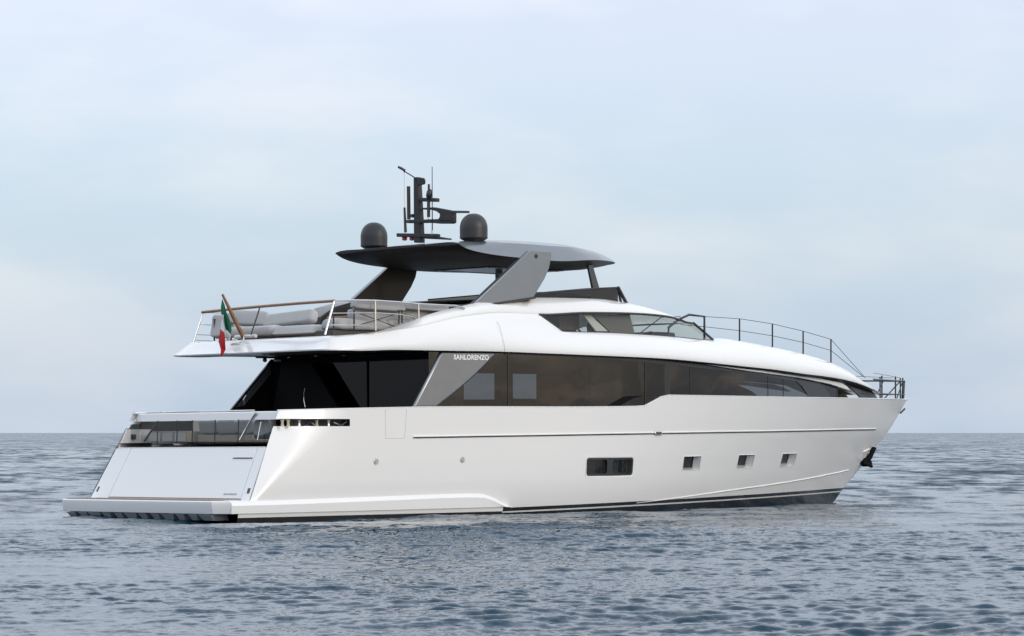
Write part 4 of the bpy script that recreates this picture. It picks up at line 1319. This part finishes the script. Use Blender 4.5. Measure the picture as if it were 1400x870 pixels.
# ---------------- hardtop
HW = tab((8.72, 2.48), (10, 2.60), (11.5, 2.68), (13, 2.55), (14.3, 2.15), (15.4, 1.55), (16.2, .95), (16.6, .5), (16.75, .15))
HT = tab((8.72, 7.15), (9.5, 7.24), (11, 7.315), (12.5, 7.315), (14.3, 7.24), (15.6, 7.14), (16.75, 7.01))
HS = tab((8.72, 7.12), (9.5, 7.15), (11, 7.14), (12.5, 7.10), (14.5, 7.04), (16, 7.02), (17.3, 7.04))     # top edge at the side
_h = [P(*q, y=-2.55) for q in ((626, 330.5), (638, 339), (656, 345), (680, 349.5), (704, 352.5), (718, 354))] + [P(752, 357, y=-2.55), P(803, 356.5, y=-1.9)]
HB_ = tab(*[(p.x, p.z) for p in _h], (16.75, 6.98))
HU = tab((8.72, 7.10), (9.2, 6.96), (9.8, 6.80), (10.6, 6.70), (12, 6.66), (14.5, 6.70), (15.6, 6.82), (16.75, 6.98))
ht = MB()
for side in (-1, 1):
    rows = []
    for x in list(np.linspace(8.72, 9.6, 8)) + list(np.linspace(9.8, 16.0, 28)) + [16.2, 16.38, 16.52, 16.62, 16.70, 16.75]:
        w_, zt, zb, zu = HW(x), HT(x), HB_(x), HU(x)
        k = min(1, w_ / 1.2); zu = min(zu, zb + .02); d_ = zt - zb
        rows.append([(x, 0, zt), (x, side * w_ * .5, zt - .02), (x, side * (w_ - .50 * k), zt - .07 * d_), (x, side * (w_ - .24 * k), zt - .24 * d_), (x, side * (w_ - .08 * k), zt - .58 * d_),
                     (x, side * w_, zb), (x, side * (w_ - .05 * k), zb - .02), (x, side * (w_ - .40 * k), zu + .03 if zu + .03 < zb else zb - .03), (x, side * w_ * .5, zu - .02), (x, 0, zu - .02)])
    cols = [list(c) for c in zip(*rows)]
    ht.grid(cols[:6], mi=0)
    ht.grid(cols[5:], mi=1)
    ht.add([*rows[0]], [tuple(range(10))], 1)
ho = ht.build('hardtop', [M['grey'], M['under']], yacht, smooth=28)
# dark inset panels of the underside
un_ = MB(); un_.prism([(11.2, -1.2, 6.655), (14.0, -1.1, 6.655), (14.0, 1.1, 6.655), (11.2, 1.2, 6.655)], (0, 0, -.03)); un_.build('ceiling_panel', M['black'], ho, bevel=.01)
for y in (-.95, .95):
    MB().box(11.3, 13.9, y - .05, y + .05, 6.612, 6.624).build('ceiling_strip', M['grey'], ho)
# legs
lp = [(716, 350.5), (726, 342.5), (754.5, 344), (753.5, 354), (751, 367), (745, 381), (729.5, 407), (690, 413), (647.5, 419.5), (646, 416.5)]
LY = 2.75
lq = [P(*k_, y=-LY) for k_ in lp]
for side in (-1, 1):
    f = (lambda v: v) if side < 0 else MY
    lg = MB().prism([f(v) for v in lq], (0, -side * .17, 0)).build('hardtop_leg', M['grey'], yacht, bevel=.022, smooth=30)
    q = [v + Vector((0, .172, 0)) for v in lq]; cq = sum(q, Vector()) / len(q)
    MB().prism([f(cq + (v - cq) * .97) for v in q], (0, -side * .006, 0)).build('leg_lining', M['bronze'], lg)
    v = P(733, 350.5, y=-LY); disc(f(v), .06, (0, side, 0), 'leg_lamp', M['black'], lg, .012)
    q = [P(641, 421, y=-LY + .0), P(690, 412, y=-LY), P(732, 406, y=-LY), P(732, 408.5, y=-LY), P(690, 415, y=-LY), P(641, 423.5, y=-LY)]
    MB().prism([f(v + Vector((0, -.02, 0))) for v in q], (0, -side * .25, 0)).build('leg_foot', M['dark'], lg)
# front struts
for side in (-1, 1):
    f = (lambda v: v) if side < 0 else MY
    a0, a1 = P(803, 356, y=-1.85), P(809, 357, y=-1.85); b0, b1 = P(811, 395, y=-1.95), P(820, 395, y=-1.95)
    MB().prism([f(v) for v in (a0, a1, b1, b0)], (0, -side * .08, 0)).build('hardtop_strut', M['dark'], yacht, bevel=.01)
# flybridge windscreen: low bronze glass round the helm
wsb, wst = [], []
for px, pb, pt in ((730, 409.5, 401.5), (760, 408, 398.5), (800, 407, 395), (845, 409, 393)):
    wsb.append(P(px, pb, y=-2.15)); wst.append(P(px, pt, y=-2.12))
for v in wst: v.z = max(v.z, 5.9)
xf = wsb[-1].x
ba = [Vector((v.x, v.y, ZT(min(v.x, 18)) - .02)) for v in wsb] + [Vector((xf + .55, -1.75, ZT(xf + .6) + .0)), Vector((xf + .95, -.9, ZT(xf + .9) + .03)), Vector((xf + 1.05, 0, ZT(xf + 1) + .05))]
ta_ = wst + [Vector((xf + .05, -1.75, wst[-1].z)), Vector((xf + .35, -.9, wst[-1].z)), Vector((xf + .45, 0, wst[-1].z))]
ba = ba + [MY(v) for v in ba[-2::-1]]; ta_ = ta_ + [MY(v) for v in ta_[-2::-1]]
MB().grid([ba, ta_]).build('flybridge_windscreen', M['glass_b'], yacht, smooth=20)
MB().tube(ta_, .018, 6).build('windscreen_trim', M['dark'], yacht)
for i in (3, len(ba) - 4):
    MB().tube([ba[i] + Vector((.35, 0, -.02)), ta_[i]], .05, 6).build('windscreen_post', M['dark'], yacht)
    MB().tube([ba[i + (1 if i == 3 else -1)], ta_[i]], .04, 6).build('windscreen_post', M['dark'], yacht)
# helm console behind the windscreen
MB().box(13.2, 14.6, -1.6, 1.6, 5.6, 5.98).build('fly_console', M['dark'], yacht, bevel=.06)

# ---------------- radomes
for side in (-1, 1):
    base = Vector((9.72, side * 2.0, 7.16))
    dm = MB().lathe(base, [(.20, 0), (.24, .02), (.25, .06), (.33, .10), (.368, .13), (.372, .36), (.37, .44), (.355, .52), (.325, .60), (.28, .67), (.22, .725), (.15, .765), (.08, .785), (.02, .79)], 32).build('radome', M['dome'], yacht, smooth=50)
    MB().lathe(base + Vector((0, 0, .135)), [(.3735, 0), (.376, .006), (.376, .014), (.3735, .02)], 32).build('seam_ring', M['matte'], dm)
    MB().lathe(base + Vector((0, 0, -.08)), [(.26, 0), (.26, .085)], 24).build('mount', M['black'], dm)

# ---------------- mast
MX = 9.55
pm = lambda px, py: P(px, py, x=MX)
mst = MB(); b0 = pm(571, 335); 
mst.prism([pm(565.5, 332), pm(575, 332), pm(573.5, 300), pm(570.5, 247), pm(570, 242), pm(565, 243)], (.17, 0, 0))
mast = mst.build('mast', M['matte'], yacht, bevel=.02)
MB().prism([pm(565, 242.5), pm(579, 243.5), pm(580.5, 247), pm(580, 252), pm(573, 254), pm(571, 254)], (.05, 0, 0)).build('mast_head', M['matte'], mast, bevel=.02)
# wind sensor arm
MB().tube([pm(567, 243), pm(553, 234.5), pm(552, 233)], .016, 6).build('sensor_arm', M['matte'], mast)
MB().tube([pm(545, 228.5), pm(549, 230.5), pm(553, 233), pm(552.5, 236)], [.035, .04, .04, .02], 6).build('wind_sensor', M['black'], mast)
# spreaders
for nm, a, b_, th in (('spreader', (542.5, 321.5), (597, 322.5), .05), ('spreader', (556, 303), (590, 302.5), .045), ('spreader', (574, 273), (596, 273.5), .05)):
    va, vb = pm(*a), pm(*b_)
    MB().prism([va + Vector((-.02, 0, -th)), vb + Vector((-.02, 0, -th)), vb + Vector((-.02, 0, th)), va + Vector((-.02, 0, th))], (.16, 0, 0)).build(nm, M['matte'], mast, bevel=.015)
va, vb = pm(580, 323.5), pm(612, 327)
MB().prism([va + Vector((0, 0, .05)), vb + Vector((0, 0, .02)), vb + Vector((0, 0, -.02)), va + Vector((0, 0, -.06))], (.16, 0, 0)).build('spreader', M['matte'], mast, bevel=.015)
# radar bracket and scanner bar
rb = [(574, 300.5), (600, 299.5), (618, 300.5), (618, 306), (600, 306), (574, 303.5)]
MB().prism([pm(*q) for q in rb], (.12, 0, 0)).build('radar_bracket', M['matte'], mast, bevel=.015)
sc2 = [(575, 284.5), (592, 283.5), (606, 286), (618.5, 288.5), (618.5, 305), (604, 305), (597, 302), (600.5, 297), (601, 293), (596, 289), (588, 286.8), (575, 286.5)]
rdr = MB().prism([pm(*q) for q in sc2], (.16, 0, 0)).build('radar_pedestal', M['matte'], mast, bevel=.025)
MB().prism([pm(*q) for q in ((618, 288), (640, 288.5), (640, 291.5), (618, 291.5))], (.06, 0, 0)).build('radar_scanner', M['black'], mast, bevel=.01)
# antennas
for pts, r in (([(553, 321), (553.5, 284)], None),):
    pass
an = [((554.5, 318), (553, 284), .042, .03), ((559, 300), (558.5, 255), .05, .05), ((586, 297), (586, 268), .045, .045), ((586.5, 270), (586.3, 252), .04, .03)]
for a, b_, r0, r1 in an:
    MB().tube([pm(*a), pm(*b_)], [r0, r1], 8).build('antenna', M['black'], mast, smooth=60)
MB().tube([pm(586.5, 274), pm(586.5, 268), pm(587.5, 262), pm(588.5, 259)], [.05, .085, .08, .03], 10).build('antenna', M['black'], mast, smooth=60)
MB().tube([pm(553, 284), pm(552.7, 236)], .011, 6).build('whip_antenna', M['steel'], mast)
MB().tube([pm(591, 319), pm(591, 290), pm(590.8, 228)], [.018, .014, .010], 6).build('whip_antenna', M['matte'], mast)
for a, b_ in (((555, 319.5), (554.7, 315)), ((558.5, 303), (558.8, 298)), ((586, 300), (586, 294)), ((591, 321), (591, 315))):
    MB().tube([pm(*a), pm(*b_)], .025, 6).build('antenna_foot', M['steel'], mast)
for px in (549.5, 559.5):
    v = pm(px, 325.5); MB().lathe((v.x + .1, v.y, v.z - .07), [(.03, 0), (.07, .02), (.075, .10), (.05, .14)], 14).build('signal_lamp', M['red'], mast)
v = pm(563, 295); MB().box(v.x - .02, v.x + .06, v.y - .04, v.y + .04, v.z - .05, v.z + .04).build('mast_camera', M['black'], mast)

# ---------------- coachroof rails
RY = 1.2
posts = [((1011, 436), (1011, 470)), ((1056, 443), (1056, 477)), ((1098, 453), (1098, 485)), ((1136, 464), (1136, 496))]
for side in (-1,):
    f = (lambda v: v) if side < 0 else MY
    tops = []
    for a, b_ in posts:
        ta3, tb3 = P(*a, y=-RY), P(*b_, y=-RY); tops.append((ta3, tb3))
        MB().tube([f(tb3 + Vector((0, 0, -.05))), f(ta3)], .024, 6).build('rail_post', M['black'], yacht)
    hoop = [P(*k_, y=-2.42) for k_ in ((914, 460), (914, 448), (928, 437), (942, 430.5), (963, 433), (963, 464))]
    if side < 0:
        MB().tube([f(v) for v in hoop], .036, 8).build('rail_hoop', M['black'], yacht)
        MB().tube([f(v) for v in (P(872, 458, y=-2.4), P(904, 434, y=-2.1), P(930, 433, y=-1.8))], .014, 6).build('stay', M['black'], yacht)
        MB().tube([f(v) for v in (P(872, 457, y=-2.5), P(890, 454, y=-2.5), P(899, 457, y=-2.5), P(899, 460, y=-2.5))], .022, 6).build('grab_rail', M['black'], yacht)
    else:
        MB().tube([f(v) for v in hoop], .036, 8).build('rail_hoop', M['black'], yacht)
    end = P(1187, 519, y=-.75)
    w1 = [f(hoop[4])] + [f(t[0]) for t in tops] + [f(P(1183, 517, y=-RY + .2))]
    m_ = lambda t: t[1].lerp(t[0], .52)
    w2 = [f(P(930, 444, y=-1.7)), f(hoop[5].lerp(hoop[4], .55))] + [f(m_(t)) for t in tops] + [f(P(1180, 515, y=-RY + .2))]
    MB().tube(w1, .009, 5).build('rail_wire', M['matte'], yacht)
    MB().tube(w2, .009, 5).build('rail_wire', M['matte'], yacht)

# ---------------- bow pulpit
def bowy(x): return max(.05, hb(x, 3.2) - .10)
for side in (-1, 1):
    f = (lambda v: v) if side < 0 else MY
    pts_x = [27.6, 28.3, 29.0, 29.6, 30.05, 30.38]
    topz = 3.80
    tr_ = [Vector((x, -bowy(x), topz)) for x in pts_x]
    if side > 0 or True:
        MB().tube([f(v) for v in tr_], .028, 6).build('bow_rail', M['black'], yacht)
        MB().tube([f(Vector((v.x, v.y, 3.37))) for v in tr_], .020, 6).build('bow_rail', M['black'], yacht)
    for x in (28.3, 29.6, 30.3):
        MB().tube([f(Vector((x, -bowy(x), 3.15))), f(Vector((x, -bowy(x), topz + (.13 if x < 30 else .1))))], .024, 6).build('bow_post', M['black'], yacht)
    MB().tube([f(Vector((27.9, -bowy(27.9), 3.37))), f(Vector((28.5, -bowy(28.5), topz)))], .02, 6).build('bow_brace', M['black'], yacht)
    MB().tube([f(Vector((29.7, -bowy(29.7), 3.2))), f(Vector((30.3, -bowy(30.3), topz)))], .02, 6).build('bow_brace', M['black'], yacht)
    MB().tube([f(Vector((x, -bowy(x), topz + .22 - .04 * (x - 27)))) for x in pts_x[:-1]], .007, 5).build('rail_wire', M['matte'], yacht)
MB().tube([(30.38, -.05, 3.80), (30.44, 0, 3.78), (30.38, .05, 3.80)], .03, 6).build('bow_rail', M['black'], yacht)
MB().tube([(30.42, 0, 3.8), (30.36, 0, 3.2)], .05, 6).build('bow_post', M['black'], yacht)
a = P(1237, 559, y=-.05); b_ = P(1231, 565, y=-.05); MB().tube([a, b_], .03, 6).build('bow_eye', M['black'], yacht)

# ---------------- anchor
p0 = P(1187, 628, y=-.1)
B0 = tuple(p0)
an_ = thing('anchor', B0, 'dark steel anchor hanging from the pocket in the bow', 'anchor')
py = -.25
pb = lambda px, py_: P(px, py_, y=-.25)
MB().prism([pb(1195.5, 611), pb(1199, 612.5), pb(1192, 628), pb(1188.5, 632), pb(1185.5, 630)], (0, .10, 0)).build('shank', M['matte_k'], an_, base=B0, bevel=.015)
MB().prism([pb(1179, 632), pb(1186, 626), pb(1192, 630), pb(1193, 635), pb(1191, 638.5)], (0, .35, 0)).build('fluke', M['matte_k'], an_, base=B0, bevel=.02)
MB().tube([pb(1180, 633), pb(1192, 638)], .05, 8).build('stock', M['matte_k'], an_, base=B0)
# anchor pocket: bright bevel in the hull
q = [PH(1176, 629), PH(1180, 618), PH(1188, 614), PH(1187, 619), PH(1184, 628)]
MB().tube([v + Vector((.02, -.01, 0)) for v in q], .022, 6).build('anchor_pocket_rim', M['white'], yacht, smooth=60)

# ---------------- curtains behind the saloon glass
def curtain(px0, px1, y, label, m='curtain'):
    a = P(px0, 495, y=y); b_ = P(px1, 495, y=y)
    B0 = ((a.x + b_.x) / 2, y, 2.1)
    c = MB(); xs = np.linspace(a.x, b_.x, 40); n = max(3, int((b_.x - a.x) / .12))
    r = [Vector((x, y + .03 * math.sin(2 * math.pi * n * (x - a.x) / (b_.x - a.x)), 0)) for x in xs]
    c.grid([[v + Vector((0, 0, 2.1)) for v in r], [v + Vector((0, 0, 4.05)) for v in r]])
    o = c.build('curtain', M[m], None, base=B0, smooth=60)
    o.matrix_world = BM @ Matrix.Translation(Vector(B0))
    tag(o, label, 'curtain', 'curtains behind the saloon windows')


curtain(808, 850, -3.05, 'wide pale curtain gathered behind the saloon glass just aft of the black pillar')
curtain(604, 634, -3.0, 'narrow brown curtain behind the glass at the foot of the grey side fin')
